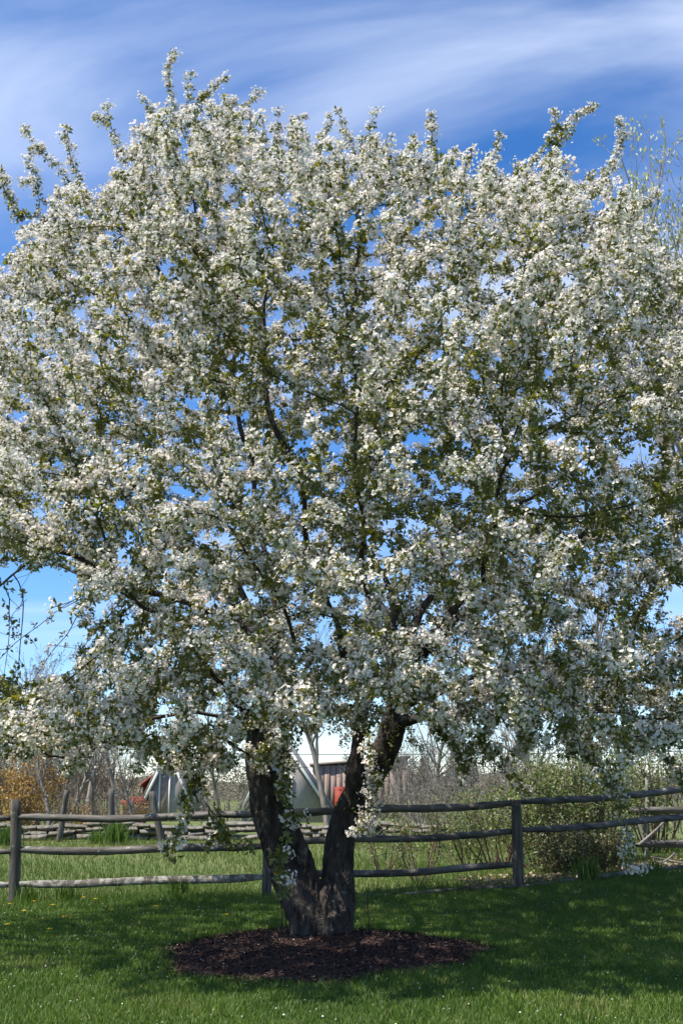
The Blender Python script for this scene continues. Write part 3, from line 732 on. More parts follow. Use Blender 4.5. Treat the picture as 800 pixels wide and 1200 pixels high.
# ------------------------------------------------------------------ stone wall and leaning posts beyond the meadow
YW = 33.0
wall = thing('dry_stone_wall', (0, YW, 0), 'low dry stone wall of flat pale slabs beyond the meadow', 'stone wall')
stone_me = []
for q in range(9):
    r_ = np.random.default_rng(100+q); V, F = box((-.5,-.5,-.5), (.5,.5,.5)); V = V*(1+r_.normal(0,.10,V.shape)) ; stone_me.append(np_mesh('stone', V, F))
    stone_me[-1].materials.append(M['stone'])
row_z = 0.0; nst = 0
for row in range(3):
    x = -11.5 + .2*row; hh = [.18,.15,.13,.11][row]
    while x < 6.5:
        w_ = rng.uniform(.22, .70); h_ = hh*rng.uniform(.85, 1.1)
        if not (row == 3 and rng.random() < .35):
            s_ = link('stone', stone_me[int(rng.integers(9))], None, wall, (x+w_/2, rng.normal(0,.05), row_z+h_/2+float(zt(x, YW))-.02+.05*math.sin(x*1.7)*(row > 0)))
            s_.scale = (w_*.98, rng.uniform(.42,.6), h_*.99); s_.rotation_euler = (0, rng.normal(0,.06), rng.normal(0,.15)); nst += 1
        x += w_
    row_z += hh
for (xb, yb, xt, yt, lab, w_) in ((69,985,79,926,'old grey post leaning to the right in front of the stone wall',.15), (130,978,131,925,'upright old grey post by a grass clump in front of the stone wall',.16), (189,985,178,928,'old broken post leaning left before the grey gabled shed',.17)):
    b_, t_ = P(xb,yb,31.8), P(xt,yt,31.8)
    p_ = rough_post(b_, t_, w_, w_, M['post'], None, xb); p_.name = 'old_post'; tag(p_, lab, 'post', 'old posts before the stone wall')

# ------------------------------------------------------------------ buildings
def gable_shed(name, apex, left, right, Y, depth, label, wall_m, door=True):
    A_, L_, R_ = P(*apex, Y), P(*left, Y), P(*right, Y); z0 = -.05
    root = thing(name, (A_[0], Y, 0), label, 'shed')
    sl = (A_[0]-L_[0])/(A_[2]-L_[2]); sr = (R_[0]-A_[0])/(A_[2]-R_[2]); ze = .55
    xl, xr = A_[0]-sl*(A_[2]-ze), A_[0]+sr*(A_[2]-ze)
    V, F = prism([(xl, z0), (xr, z0), (xr, ze), (A_[0], A_[2]), (xl, ze)], Y, Y+depth); obj('wall', V, F, wall_m, root)
    for (xe, s_) in ((xl, -1), (xr, 1)):
        nrm_ = norm(np.array([s_*(A_[2]-ze), 0, abs(xe-A_[0])]));
        a0 = np.array([A_[0], 0, A_[2]+.03]); e0 = np.array([xe, 0, ze]) + norm(np.array([xe-A_[0], 0, ze-A_[2]]))*.25
        quad = [a0+nrm_*.02, e0+nrm_*.02, e0+nrm_*.10, a0+nrm_*.10]
        V, F = prism([(q[0], q[2]) for q in quad], Y-.22, Y+depth+.2); obj('roof', V, F, M['roof_grey'], root)
        V, F = prism([(q[0], q[2]) for q in [a0-nrm_*.10, e0-nrm_*.10, e0+nrm_*.015, a0+nrm_*.015]], Y-.25, Y-.21); obj('rake_board', V, F, M['trim'], root)
    return root, A_
shA, aA = gable_shed('gabled_shed', (198,878), (163,950), (229,950), 52, 5, 'small grey shingled shed with steep gable and narrow brown door, left of the trunk', M['shingle'])
x0, x1 = P(188,930,52)[0], P(198,930,52)[0]; zt1 = P(190,904,51.9)[2]
dr = obj('door', *box((x0, 51.93, 0), (x1, 51.98, zt1)), M['door_brown'], shA)
for xx in (x0-.06, x1): obj('door_trim', *box((xx, 51.90, 0), (xx+.06, 51.99, zt1+.07)), M['trim'], dr)
obj('door_trim', *box((x0, 51.905, zt1), (x1, 51.985, zt1+.07)), M['trim'], dr)
shB, aB = gable_shed('gabled_house', (326,858), (282,950), (388,950), 50, 6, 'grey gabled house with white sloping rake board seen between the two trunk stems', M['shingle'])
shB['category'] = 'house'
wz0, wz1 = P(330,943,49.9)[2], P(330,912,49.9)[2]; x0, x1 = P(322,930,50)[0], P(340,930,50)[0]
wn_ = obj('window', *box((x0, 49.95, wz0), (x1, 49.985, wz1)), M['glass'], shB)
for xx in (x0-.09, x1): obj('window_trim', *box((xx, 49.92, wz0-.09), (xx+.09, 49.99, wz1+.09)), M['trim'], wn_)
for z_ in (wz0-.09, wz1): obj('window_trim', *box((x0, 49.925, z_), (x1, 49.988, z_+.09)), M['trim'], wn_)
# red-roofed coop
cl_, cr_ = P(141,952,46), P(165,952,46); zc = P(150,935,46)[2]
coop = thing('red_coop', ((cl_[0]+cr_[0])/2, 46, 0), 'low red roofed coop in front of the bare trees', 'shed')
obj('wall', *box((cl_[0]+.06, 46.1, -.05), (cr_[0]-.06, 47.6, zc-.2)), M['red_paint'], coop)
V = np.array([(cl_[0]-.05,45.9,zc-.26),(cr_[0]+.05,45.9,zc-.26),(cr_[0]-.08,46.9,zc+.05),(cl_[0]+.08,46.9,zc+.05),(cl_[0]-.05,47.8,zc-.26),(cr_[0]+.05,47.8,zc-.26)])
obj('roof', V, [np.array([(0,1,2,3),(3,2,5,4),(0,4,5,1)]), np.array([(0,3,4),(1,5,2)])], M['red_paint'], coop)
obj('door', *box((cl_[0]+.16, 46.05, 0), (cl_[0]+.42, 46.09, zc-.28)), M['door_brown'], coop)
for k_ in (0,1): obj('window', *box((cr_[0]-.44+.2*k_, 46.06, zc-.55), (cr_[0]-.30+.2*k_, 46.09, zc-.36)), M['trim'], coop)
# red gable end far behind the shed
ra, rb = P(160,924,62), P(178,924,62)
rbn = thing('red_barn', ((ra[0]+rb[0])/2+.6, 62, 0), 'sliver of red barn showing behind the sloping roof of the grey shed', 'barn')
zb = P(170,906,62)[2]
V, F = prism([(ra[0]+.35, -.05), (rb[0]+1.5, -.05), (rb[0]+1.5, zb-.6), ((ra[0]+rb[0])/2+.9, zb+.15), (ra[0]+.35, zb-.6)], 62, 66); obj('wall', V, F, M['red_paint'], rbn)
V, F = prism([((ra[0]+rb[0])/2+.9, zb+.18), (ra[0]+.15, zb-.72), (ra[0]+.15, zb-.62), ((ra[0]+rb[0])/2+.9, zb+.28)], 61.8, 66.2); obj('roof', V, F, M['red_paint'], rbn)
# weathered barn behind the right stem
bl, br = P(366,945,58), P(478,945,58); zl, zr = P(368,898,58)[2], P(478,889,58)[2]
barn = thing('weathered_barn', ((bl[0]+br[0])/2, 58, 0), 'weathered pinkish brown board barn standing behind the right trunk stem', 'barn')
obj('wall', *prism([(bl[0], -.05), (br[0], -.05), (br[0], zr), (bl[0], zl)], 58, 63), M['barn_wood'], barn)
nb = 16
for k_ in range(nb):
    xa = bl[0] + (br[0]-bl[0])*k_/nb; xb = bl[0] + (br[0]-bl[0])*(k_+1)/nb - .03; zz_ = zl + (zr-zl)*(k_+.4)/nb
    obj('board', *box((xa, 57.94-.012*(k_ % 3), -.03), (xb, 57.995, zz_-.02-.02*(k_ % 2))), M['barn_wood'], barn)
obj('roof', *prism([(bl[0]-.15, zl+.02), (br[0]+.12, zr+.02), (br[0]+.12, zr+.14), (bl[0]-.15, zl+.14)], 57.8, 63.2), M['door_brown'], barn)
d0, d1 = P(392,930,57.8)[0], P(404,930,57.8)[0]
obj('door', *box((d0, 57.85, 0), (d1, 57.91, P(398,922,57.8)[2])), M['red_paint'], barn)

# ------------------------------------------------------------------ bare trees
def grow_bare(seed, h, spread=.5, r0=.12, levels=4, upright=.35, n_main=9, lean=(0,0), wander=.09):
    r_ = np.random.default_rng(seed); pos_, par_, rad_, main_ = [], [], [], []
    def branch(start, prev, d, ln, rb, lev):
        ns = max(3, int(ln/(.30 if lev < 2 else .20))); st = ln/ns; p = start; out = []
        for i in range(ns):
            d = norm(d + r_.normal(0, (.10 + .03*lev) if lev else wander, 3) + np.array([0,0,upright*.18*(1 if lev else .3)])); p = p + d*st
            pos_.append(p); par_.append(prev); rad_.append(max(rb*(1-.80*(i+1)/ns), .003)); main_.append(i > 0 or lev == 0); prev = len(pos_)-1; out.append((prev, p, d, (i+1)/ns))
        if lev >= levels: return
        nb_ = n_main if lev == 0 else max(2, int(ns*.62))
        for _ in range(nb_):
            j = int(r_.uniform(.28 if lev == 0 else .15, 1.0)*(ns-1)); pi, pp, dd, f = out[j]
            sv = norm(np.cross(dd, r_.normal(size=3))); nd = norm(dd*(1-spread) + sv*spread*1.25 + np.array([0,0,upright*.5]))
            branch(pp, pi, nd, ln*r_.uniform(.38, .62)*(1-.45*f), rad_[pi]*.62, lev+1)
    pos_.append(np.zeros(3)); par_.append(-1); rad_.append(r0*1.15); main_.append(False)
    branch(np.zeros(3), 0, norm(np.array([lean[0], lean[1], 1.])), h*.62, r0, 0)
    return np.array(pos_), np.array(par_), np.array(rad_), np.array(main_)
def bare_tree_meshes(seed, bud=None, **kw):
    p, q, r_, m = grow_bare(seed, **kw)
    thick = r_ > kw.get('r0', .12)*.22
    V, F = tube_graph(p, q, r_, 5, m)
    # trunk and limbs first, the fine wood second
    child = np.repeat(np.where(q >= 0)[0], 5)
    f = F[0]; tk = thick[child]
    def sub(sel):
        ff = f[sel]; u_, inv = np.unique(ff, return_inverse=True); return V[u_], [inv.reshape(ff.shape)]
    res = [np_mesh('trunk', *sub(tk), smooth_shade=True), np_mesh('branches', *sub(~tk), smooth_shade=True)]
    if bud:
        n_ = len(p); nc = np.bincount(q[q >= 0], minlength=n_); t_ = np.where((nc == 0) | ((r_ < .007) & (np.random.default_rng(seed).random(n_) < bud[1])))[0]
        d = norm(p[t_]-p[q[t_]] + np.array([0,0,.02])); mb = MB()
        L_ = bud[0]*rng.uniform(.7, 1.2, len(t_)); tt = rng.random(len(t_))
        for k_ in range(2):
            nn = norm(rng.normal(size=(len(t_),3))); V2, F2, T2 = leaf_cards(p[t_], norm(d + (rng.normal(0,.25,(len(t_),3)) if bud[2] else 0)), nn, L_, L_*bud[3], tt, .3); mb.add(V2, F2, T2)
        V2, F2 = mb.get(); res.append(np_mesh('buds', V2, F2, attr=np.concatenate(mb.A)))
    return res
def place_tree(name, meshes, mats, loc, rz, sc, label, group, pname='buds'):
    root = thing(name, loc, label, 'tree', group); root.rotation_euler = (0, 0, rz); root.scale = (sc, sc, sc)
    for me, m, nm in zip(meshes, mats, ('trunk', 'branches', pname)):
        o_ = link(nm, me, m, root)
        if nm != 'trunk': o_['kind'] = 'stuff'
    return root
protos = [bare_tree_meshes(s_, h=hh, spread=sp_, r0=.11, levels=4, n_main=15, bud=bd) for s_, hh, sp_, bd in ((1, 8.5, .42, (.036,.25,1,.7)), (2, 7.5, .5, (.036,.25,1,.7)), (3, 9, .36, (.036,.25,1,.7)))]
gmats = [M['grey_bark'], M['grey_bark'], M['tan_leaf']]
bare_spots = [
 (45, 38, 0, 1, .95, 'bare grey tree behind the orange shrub at the far left'),
 (84, 41, 1, 2, .85, 'bare grey tree rising behind the right-leaning old post'),
 (112, 37, 2, 3, .62, 'slim bare grey tree between the leaning post and the upright post'),
 (140, 43, 0, 4, .85, 'bare grey tree behind the red roofed coop'),
 (12, 44, 1, 5, 1.1, 'tall bare tree at the left edge beyond the orange shrub'),
 (262, 44, 2, 6, .80, 'bare grey tree between the two grey gabled buildings'),
 (383, 40, 0, 7, 1.15, 'bare grey tree standing behind the notch between the trunk stems'),
 (505, 40, 1, 8, .95, 'bare grey tree just right of the weathered barn'),
 (560, 46, 2, 9, .85, 'bare grey tree beyond the second fence rail right of the trunk'),
 (640, 36, 1, 10, 1.15, 'bare grey tree behind the green shrubs, above the fence post'),
 (700, 33, 0, 11, 1.25, 'bare grey tree behind the right end of the green shrubs'),
 (-60, 36, 2, 12, 1.1, 'bare tree whose twigs reach in from beyond the left edge'),
 (215, 60, 1, 14, .85, 'far bare tree behind the small grey shed'),
 (60, 34, 2, 15, .60, 'thin bare sapling tree just left of the right-leaning old post'),
 (100, 46, 0, 16, 1.0, 'tall bare tree high behind the brush between two old posts'),
 (160, 36, 1, 17, .55, 'thin bare sapling tree in front of the red coop'),
 (25, 48, 2, 18, 1.1, 'second tall bare tree at the left edge, farther back'),
 (755, 30, 2, 19, 1.05, 'bare grey tree behind the pale thin post at the right'),
 (470, 48, 0, 20, .8, 'bare grey tree behind the end of the weathered barn'),
 (600, 42, 1, 21, .9, 'bare grey tree straight behind the middle fence post'),
]
for px_, Y, pi, s_, sc, lab in bare_spots:
    c = P(px_, 950, Y)
    place_tree('bare_tree', protos[pi], gmats, (c[0], Y, float(zt(c[0], Y))), s_*1.9, sc, lab, 'bare trees beyond the meadow', 'opening_leaves')
# the budding tree at the right edge
bt = bare_tree_meshes(77, wander=.03, h=19.5, spread=.40, r0=.24, levels=4, n_main=22, upright=.75, bud=(.11,.10,0,.42))
c = P(905, 1000, 19.5)
place_tree('budding_tree', bt, [M['pale_bark'], M['grey_bark'], M['bud']], (c[0], 19.5, float(zt(c[0], 19.5))), 6.04, .92, 'tall bare tree with pale upright buds at the right edge', None)

# ------------------------------------------------------------------ shrubs
def shrub(name, px_, Y, h, w, m_leaf, m_stem, label, seed, nleaf=2600, lsize=.05, nstem=16, group=None, base_row=None, dens=1.0):
    r_ = np.random.default_rng(seed); x = P(px_, 960, Y)[0]; z = float(zt(x, Y))
    root = thing(name, (x, Y, z), label, 'shrub', group)
    mb = MB(); tipsP = []
    for i in range(nstem):
        az = r_.uniform(0, 2*np.pi); rr = w*.5*math.sqrt(r_.uniform(.02, 1)); hh = h*r_.uniform(.6, 1.0)*(1-.3*(rr/(w*.5))**2)
        b0 = np.array([x+math.cos(az)*rr*.25, Y+math.sin(az)*rr*.25, z-.03]); t0 = np.array([x+math.cos(az)*rr, Y+math.sin(az)*rr, z+hh])
        md = (b0+t0)/2 + r_.normal(0, .06*h, 3)
        V, F, C, _ = path_tube([b0, md, t0], [.012*h**.5, .009*h**.5, .003], 4, 12); mb.add(V, F); tipsP.append(C[3:])
        for k_ in range(5):
            j = int(r_.integers(4, 11)); e_ = C[j] + norm(r_.normal(size=3)+np.array([0,0,.6]))*h*.22
            V, F, C2, _ = path_tube([C[j], (C[j]+e_)/2+r_.normal(0,.02*h,3), e_], [.006*h**.5,.004,.002], 3, 6); mb.add(V, F); tipsP.append(C2)
    mb.build('stems', m_stem, root, True)['kind'] = 'stuff'
    tipsP = np.concatenate(tipsP); ii = r_.integers(0, len(tipsP), nleaf); c_ = tipsP[ii] + r_.normal(0, .045*h**.5, (nleaf, 3))
    L_ = lsize*r_.uniform(.6, 1.3, nleaf)
    V, F, T = leaf_cards(c_, norm(r_.normal(size=(nleaf,3))), norm(r_.normal(0,.6,(nleaf,3))+np.array([0,0,1.])), L_, L_*.55, np.clip(r_.random(nleaf)*.8+.2*np.sin(c_[:,0]*9+c_[:,2]*7), 0, 1))
    o_ = obj('foliage', V, F, m_leaf, root, False, T); o_['kind'] = 'stuff'
    return root
G = 'shrubs behind the fence'
shrub('green_shrub', 640, 17.6, 2.0, 1.7, M['shrub_leaf'], M['brown_bark'], 'leafy green shrub just right of the middle fence post', 1, 5200, .055, 22, G)
shrub('green_shrub', 700, 18.3, 2.2, 1.9, M['shrub_leaf'], M['brown_bark'], 'taller leafy green shrub behind the middle of the right fence section', 2, 5200, .055, 22, G)
shrub('green_shrub', 585, 19.5, 1.7, 1.7, M['shrub_leaf'], M['brown_bark'], 'pale green shrub directly behind the middle fence post', 3, 3400, .05, 18, G)
shrub('green_shrub', 765, 20.0, 2.2, 1.9, M['shrub_leaf'], M['brown_bark'], 'green shrub behind the pale thin post at the right edge', 4, 3600, .055, 18, G)
shrub('olive_shrub', 660, 16.9, .85, 1.2, M['olive_leaf'], M['brown_bark'], 'low dark olive bush behind the right fence section', 5, 3600, .045, 22, G)
shrub('olive_shrub', 712, 17.0, .7, .8, M['olive_leaf'], M['brown_bark'], 'small dark bush beside the leaf litter near the right end of the fence', 6, 1500, .045, 16, G)
shrub('young_shrub', 492, 17.0, 1.25, .9, M['shrub_leaf'], M['brown_bark'], 'thin open young shrub behind the fence, right of the trunk', 7, 800, .04, 9, G)
shrub('young_shrub', 450, 18.5, 1.1, 1.1, M['shrub_leaf'], M['brown_bark'], 'sparse pale young shrub right behind the trunk', 8, 800, .04, 9, G)
shrub('young_shrub', 548, 20.5, 1.15, 1.6, M['shrub_leaf'], M['brown_bark'], 'low spreading green shrub left of the middle fence post', 9, 1800, .045, 14, G)
shrub('orange_shrub', 22, 35.0, 2.6, 2.9, M['gold_leaf'], M['brown_bark'], 'orange and gold leaved shrub at the left edge', 10, 4200, .085, 26)
shrub('orange_shrub', 92, 40.0, 1.2, 2.3, M['gold_leaf'], M['brown_bark'], 'low golden bush beneath the bare trees', 11, 900, .085, 16)
shrub('golden_bush', 158, 41.0, 1.4, 1.4, M['gold_leaf'], M['brown_bark'], 'small golden bush beside the red coop', 12, 600, .08, 12)
T_ = 'tan saplings beyond the meadow'
for k_, (px_, Y, h_, w_, lab) in enumerate(((500, 33, 2.0, 2.2, 'tan budding sapling right of the weathered barn'), (548, 31, 1.9, 2.4, 'tan budding sapling in the middle between barn and fence post'), (590, 34, 2.4, 2.6, 'tan budding sapling behind the top of the middle fence post'),
        (440, 36, 2.3, 2.2, 'reddish tan sapling in front of the weathered barn'), (262, 37, 1.9, 2.6, 'brownish sapling between the small shed and the left trunk stem'), (120, 37, 1.7, 2.6, 'tan brush behind the upright old post'), (62, 37.5, 1.8, 2.2, 'tan brush beside the orange shrub'), (630, 30, 2.4, 2.4, 'tan sapling behind the green shrubs'))):
    shrub('tan_sapling', px_, Y, h_, w_, M['tan_leaf'], M['grey_bark'], lab, 30+k_, 1500, .05, 26, T_)

# spruces and the far wood
def spruce_mesh(seed, h):
    r_ = np.random.default_rng(seed); n_ = 1500; z = h*(1-np.sqrt(r_.random(n_)))*.95+.05*h; rr = (1-z/h)*h*.22*np.sqrt(r_.random(n_)); az = r_.uniform(0, 2*np.pi, n_)
    c_ = np.stack([np.cos(az)*rr, np.sin(az)*rr, z], -1); d = norm(np.stack([np.cos(az), np.sin(az), -.35+0*az], -1)+r_.normal(0,.25,(n_,3)))
    L_ = h*.07*r_.uniform(.7,1.3,n_); V, F, T = leaf_cards(c_, d, norm(r_.normal(0,.4,(n_,3))+np.array([0,0,1.])), L_, L_*.5, r_.random(n_)); return np_mesh('needles', V, F, attr=T)
spm = spruce_mesh(5, 6.0); spt = np_mesh('trunk', *path_tube([(0,0,-.1),(0,0,3),(0,0,5.9)], [.14,.08,.01], 6, 10)[:2])
for px_, Y, sc, lab in ((534, 110, .95, 'dark far spruce in the gap right of the trunk'), (497, 120, .80, 'small far spruce close to the weathered barn'), (556, 130, .75, 'small far spruce between the tall spruce and the fence post')):
    x = P(px_, 925, Y)[0]; root = thing('spruce_tree', (x, Y, 0), lab, 'tree', 'far spruces'); root.scale = (sc,)*3
    link('trunk', spt, M['brown_bark'], root); o_ = link('needles', spm, M['spruce'], root); o_['kind'] = 'stuff'
nw = 90000; x = rng.uniform(-90, 90, nw); y = rng.uniform(135, 165, nw); hh = 3.6 + 1.1*np.sin(x*.3)+.9*np.sin(x*.83+1)+.8*np.sin(x*2.1)+.6*np.sin(x*4.7)
z = hh*rng.random(nw)**.8; L_ = rng.uniform(.12,.32,nw)
V, F, T = leaf_cards(np.stack([x,y,z],-1), rand_unit(nw), rand_unit(nw), L_, L_*.8, np.clip(.5+.4*np.sin(x*.7)+rng.normal(0,.2,nw),0,1))
o = obj('woodland', V, F, M['far_leaf'], None, False, T); tag(o, 'distant brownish wood along the horizon', 'woodland', kind='stuff')

def thicket(x0, x1, y0, y1, h0, h1, n_, seed, label, m):
    r_ = np.random.default_rng(seed); ps, pr_, rd, mn_ = [], [], [], []
    for i in range(n_):
        p = np.array([r_.uniform(x0, x1), r_.uniform(y0, y1), -.05]); d = norm(np.array([r_.normal(0,.14), r_.normal(0,.14), 1.])); h = r_.uniform(h0, h1); ns = 9; prev = -1; rb = r_.uniform(.012, .034)
        for k_ in range(ns+1):
            ps.append(p); pr_.append(prev); rd.append(rb*(1-.85*k_/ns)); mn_.append(k_ > 1); prev = len(ps)-1
            if k_ > 2:
                for _ in range(2):
                    q = prev; e_ = norm(d + r_.normal(0, .55, 3)); pp = p
                    for j in range(3):
                        e_ = norm(e_ + r_.normal(0,.2,3) + np.array([0,0,.12])); pp = pp + e_*h*.07; ps.append(pp); pr_.append(q); rd.append(max(.003, rb*.45*(1-.3*j)*(1-.6*k_/ns))); mn_.append(j > 0); q = len(ps)-1
            d = norm(d + r_.normal(0, .09, 3)); p = p + d*h/ns
    V, F = tube_graph(np.array(ps), np.array(pr_), np.array(rd), 3, np.array(mn_)); o_ = obj('thicket', V, F, m, None, True); tag(o_, label, 'thicket', kind='stuff')
thicket(-20, -10.2, 49, 60, 2.6, 5.0, 420, 3, 'thicket of bare grey saplings behind the stone wall at the left', M['brown_bark'])
thicket(2.0, 18, 36, 54, 1.8, 4.2, 380, 4, 'thicket of bare brown saplings behind the fence at the right', M['grey_bark'])

# low wooded ridge closing the horizon
hx = np.linspace(-420, 420, 281); hy = np.array([150., 158, 166, 176, 200, 260, 420])
def ridge(x, y): return -.3 + (3.3 + .7*np.sin(x*.06) + .5*np.sin(x*.21+1) + .35*np.sin(x*.9) + .3*np.sin(x*1.9+y))*smooth(150, 168, y)*(1 - smooth(260, 420, y))
M['ridge'] = surf_mat('wooded_ridge', (.060,.058,.036), (.115,.10,.066), .9, .95, .5, 1.5)
hl = obj('hills', *grid_sheet(hx, hy, 0, ridge), M['ridge'], None, True); tag(hl, 'low brown wooded ridge along the horizon', kind='structure')

# ------------------------------------------------------------------ power line
pl = thing('power_line', (-26, 48, 0), 'two thin dark power lines crossing the sky behind the tree', 'power line')
for xx in (-26, 26):
    V, F, _, _ = path_tube([(xx,48,-.3),(xx,48,2),(xx,48,4.2)], [.15,.13,.11], 8, 8); obj('pole', V, F, M['brown_bark'], pl, True)
    obj('crossarm', *bar((xx,47.2,3.35),(xx,48.8,3.35),.1,.1), M['brown_bark'], pl)
for row, yy in ((884, 47.3), (899, 48.7)):
    zc = P(520, row, yy)[2]; xs_ = np.linspace(-26, 26, 41); zs = zc + .0006*xs_**2
    V, F, _, _ = path_tube(np.stack([xs_, yy+0*xs_, zs], -1), np.full(41, .014), 4, 80); obj('wire', V, F, M['wire'], pl, True)

# ------------------------------------------------------------------ grass, petals, litter (uncountable)
n0 = 400000
y = 6.2 + 9.1*rng.random(n0)**1.15; x = (rng.random(n0)*2-1)*(.34*y + 2.8)
k_ = ~in_mulch(x, y, np.clip(1.0 - np.abs(rng.normal(0, .05, n0)), .8, 1)); x, y = x[k_], y[k_]
edge = smooth(1.25, 1.0, np.hypot((x-MC[0])/MR[0], (y-MC[1])/MR[1]))
pn = patch_noise(x, y, 2.4); pn2 = patch_noise(x+4, y-2, .9)
fence_y = np.interp(x, [-9, 2.2, 5.2], [15.2, 15.3, 16.7]); nearf = smooth(1.1, .15, fence_y-.1-y)*np.where(x > -.5, .12, 1.0)
h = (.040 + .022*rng.random(len(x)) + .014*pn + .02*edge*rng.random(len(x)))*(1 + nearf*rng.random(len(x))*1.6); w = rng.uniform(.004, .0075, len(x))
V, F, T = blades(x, y, zt(x, y)+.008, h, w, rng.uniform(.1, .75, len(x)), np.clip(.42 + .22*pn + .30*pn2 + rng.normal(0, .2, len(x)), 0, 1))
o = obj('grass', V, F, M['grass'], None, False, T); tag(o, 'short green lawn grass', 'grass', kind='stuff')
n0 = 75000
y = 15.35 + 17.4*rng.random(n0)**1.6; x = (rng.random(n0)*2-1)*(.34*y + 1.5); pn = patch_noise(x, y, 1.1)
h = .07 + .09*rng.random(n0) + .04*pn; w = rng.uniform(.008, .014, n0)*(y/20)
V, F, T = blades(x, y, zt(x, y)-.01, h, w, rng.uniform(.1,.6,n0), np.clip(.02 + .42*smooth(17.5, 30, y) + .2*pn + rng.normal(0,.17,n0), 0, 1), False)
o = obj('meadow_grass', V, F, M['meadow'], None, False, T); tag(o, 'longer pale meadow grass beyond the fence', 'grass', kind='stuff')
# clumps of strap leaves
def clump(px_, row, Y, h, nb_, label, seed):
    r_ = np.random.default_rng(seed); c = P(px_, row, Y); x = c[0] + r_.normal(0, h*.22, nb_); y_ = Y + r_.normal(0, h*.22, nb_); z0 = zt(x, y_)-.01
    V, F, T = blades(x, y_, z0, h*r_.uniform(.6,1.05,nb_), h*r_.uniform(.03,.05,nb_), r_.uniform(.1,.45,nb_), r_.uniform(.05,.6,nb_))
    o_ = obj('grass_clump', V, F, M['grass'], None, False, T); tag(o_, label, 'grass clump', 'tall clumps of strap leaves')
clump(136, 983, 30, .72, 170, 'tall green clump of strap leaves at the foot of the upright old post', 1)
clump(113, 984, 30.5, .42, 120, 'short green clump of strap leaves left of the upright old post', 2)
clump(6, 984, 30, .6, 120, 'green clump of strap leaves at the left edge before the wall', 3)
clump(32, 1050, 15.25, .34, 110, 'dark tuft of long grass at the foot of the left fence post', 4)
clump(80, 1052, 15.3, .32, 80, 'tuft of long grass under the lichened bottom rail, nearer the left post', 5)
clump(210, 1050, 15.3, .34, 90, 'tuft of long grass under the lichened bottom rail, nearer the trunk', 6)
clump(688, 1040, 15.55, .42, 90, 'tuft of long grass against the right fence section', 7)
clump(765, 1028, 15.9, .30, 80, 'pale tuft of grass at the far right of the fence', 8)
# petals fallen on the grass and mulch
n0 = 1000; aa = rng.uniform(0, 2*np.pi, n0); rr = 5.2*np.sqrt(rng.random(n0)); x = TB[0]+rr*np.cos(aa); y = 10.6+rr*np.sin(aa)*.95
k_ = (y > 6.8) & (y < 15.2); x, y = x[k_], y[k_]; im = in_mulch(x, y); k_ = ~im | (rng.random(len(x)) < .8); x, y, im = x[k_], y[k_], im[k_]
z = np.where(im, mulch_z(x, y)+.022, zt(x, y)+.045+.012*rng.random(len(x))); L_ = rng.uniform(.010,.017,len(x))
V, F, T = leaf_cards(np.stack([x,y,z],-1), norm(rng.normal(0,1,(len(x),3))*np.array([1,1,.25])), norm(rng.normal(0,.35,(len(x),3))+np.array([0,0,1.])), L_, L_*.8, rng.random(len(x))*.8)
o = obj('fallen_petals', V, F, M['petal'], None, False, T); tag(o, 'white petals scattered on lawn and mulch', 'petals', kind='stuff')
# bark chips
n0 = 15000; aa = rng.uniform(0, 2*np.pi, n0); rr = np.sqrt(rng.random(n0))*1.0 + np.abs(rng.normal(0, .025, n0)); x = MC[0]+MR[0]*rr*mulch_r(aa)*np.cos(aa); y = MC[1]+MR[1]*rr*mulch_r(aa)*np.sin(aa)
d = norm(rng.normal(0,1,(n0,3))*np.array([1,1,.35])); L_ = rng.uniform(.012,.045,n0)
V, F, T = leaf_cards(np.stack([x,y,mulch_z(x,y)+.006+.012*rng.random(n0)],-1), d, norm(rng.normal(0,.5,(n0,3))+np.array([0,0,1.])), L_, rng.uniform(.006,.013,n0), np.clip(rng.random(n0)**1.6,0,1), .4)
o = obj('bark_chips', V, F, M['chip'], mul, False, T); o['kind'] = 'stuff'
# leaf litter behind the right fence section
n0 = 2600; x = rng.uniform(1.6, 6.2, n0); y = np.interp(x, [2.2, 5.2], [15.5, 16.9]) + np.abs(rng.normal(0, .8, n0)); L_ = rng.uniform(.04,.09,n0)
V, F, T = leaf_cards(np.stack([x,y,zt(x,y)+.01+.04*rng.random(n0)],-1), norm(rng.normal(0,1,(n0,3))*np.array([1,1,.4])), norm(rng.normal(0,.6,(n0,3))+np.array([0,0,1.])), L_, L_*.6, rng.random(n0))
o = obj('leaf_litter', V, F, M['litter'], None, False, T); tag(o, 'dry brown leaves lying behind the right fence section', 'leaves', kind='stuff')
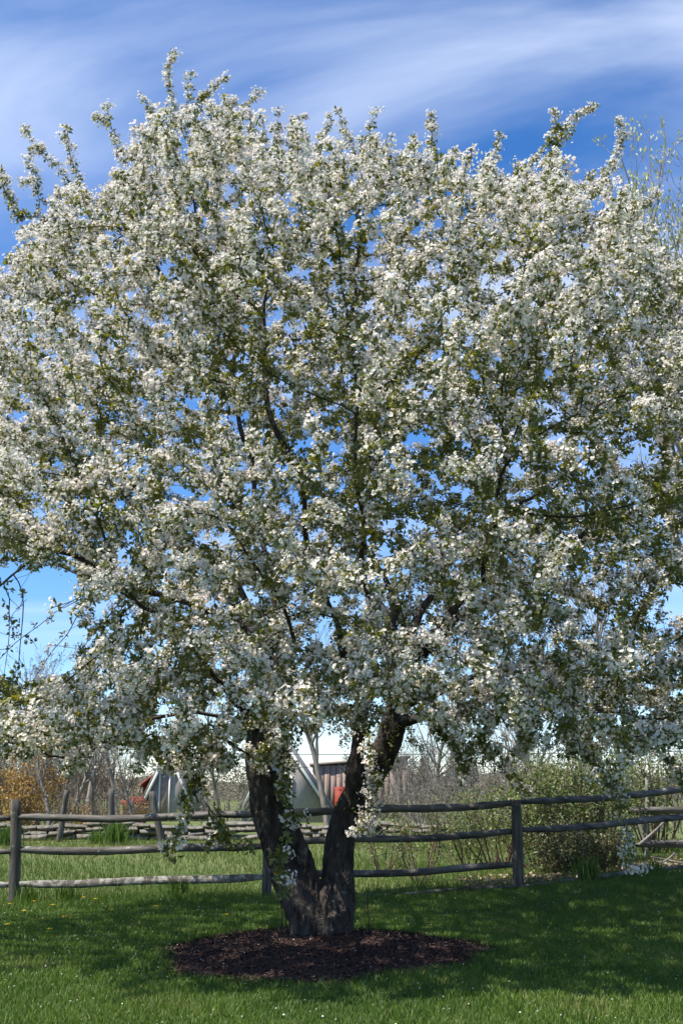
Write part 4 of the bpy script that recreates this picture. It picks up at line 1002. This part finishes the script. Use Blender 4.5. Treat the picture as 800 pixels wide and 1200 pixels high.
# fallen sticks
for i, (a_, b_, r_, lab) in enumerate(((((800,1012,17.0)),(762,1004,16.9),.018,'short grey stick on the leaf litter, highest of the fallen ones'), ((812,1020,16.7),(768,1009,16.9),.022,'thick grey stick lying on the leaf litter at the right edge'),
        ((748,990,16.9),(782,958,17.3),.020,'pale grey branch propped slanting against the lower rail'), ((790,1000,16.8),(752,1016,16.6),.014,'thin stick crossing the leaf litter'))):
    pa, pb = P(*a_), P(*b_); V, F, _, _ = path_tube([pa, (pa+pb)/2+rng.normal(0,.03,3), pb], [r_, r_*.85, r_*.5], 6, 10)
    o_ = obj('fallen_stick', V, F, M['grey_bark'], None, True); tag(o_, lab, 'stick', 'fallen sticks')
# dandelions
dl = MB(); n_ = 20
az = np.arange(n_)*2.4; rr = .019*np.sqrt(np.arange(n_)/n_); cc = np.stack([np.cos(az)*rr, np.sin(az)*rr, .075-.4*rr], -1)
V, F, T = leaf_cards(cc, norm(np.stack([np.cos(az), np.sin(az), .6+0*az], -1)), np.tile([0,0,1.], (n_,1)), np.full(n_, .016), np.full(n_, .008), np.zeros(n_)); head_me = np_mesh('flower_head', V, F); head_me.materials.append(M['yellow'])
V, F, _, _ = path_tube([(0,0,0),(.002,0,.04),(0,0,.075)], [.003,.0025,.0025], 4, 6); stem_me = np_mesh('stem', V, F); stem_me.materials.append(M['stem_green'])
dand = [(22,1080),(28,1072),(48,1085),(58,1098),(62,1064),(75,1082),(98,1050),(112,1059),(150,1066),(40,1058),(8,1093),(265,1085),(318,1083),(182,1072),(12,1060),(130,1075)]
for i, (px_, row) in enumerate(dand):
    t_ = (0 - EYE); u_, v_ = px_-400., 600.-row; yv, zv = FPX*CT - v_*ST, FPX*ST + v_*CT; Y = min(-EYE*yv/zv*1.0, 15.1); x_ = u_*Y/yv
    o_ = thing('dandelion', (x_, Y, float(zt(x_, Y))+.01), 'tiny yellow dandelion in the lawn near the left fence', 'dandelion', 'dandelions in the lawn')
    o_.rotation_euler = (0, 0, i*1.3); o_.scale = (1.15,)*3
    link('flower_head', head_me, None, o_); link('stem', stem_me, None, o_)
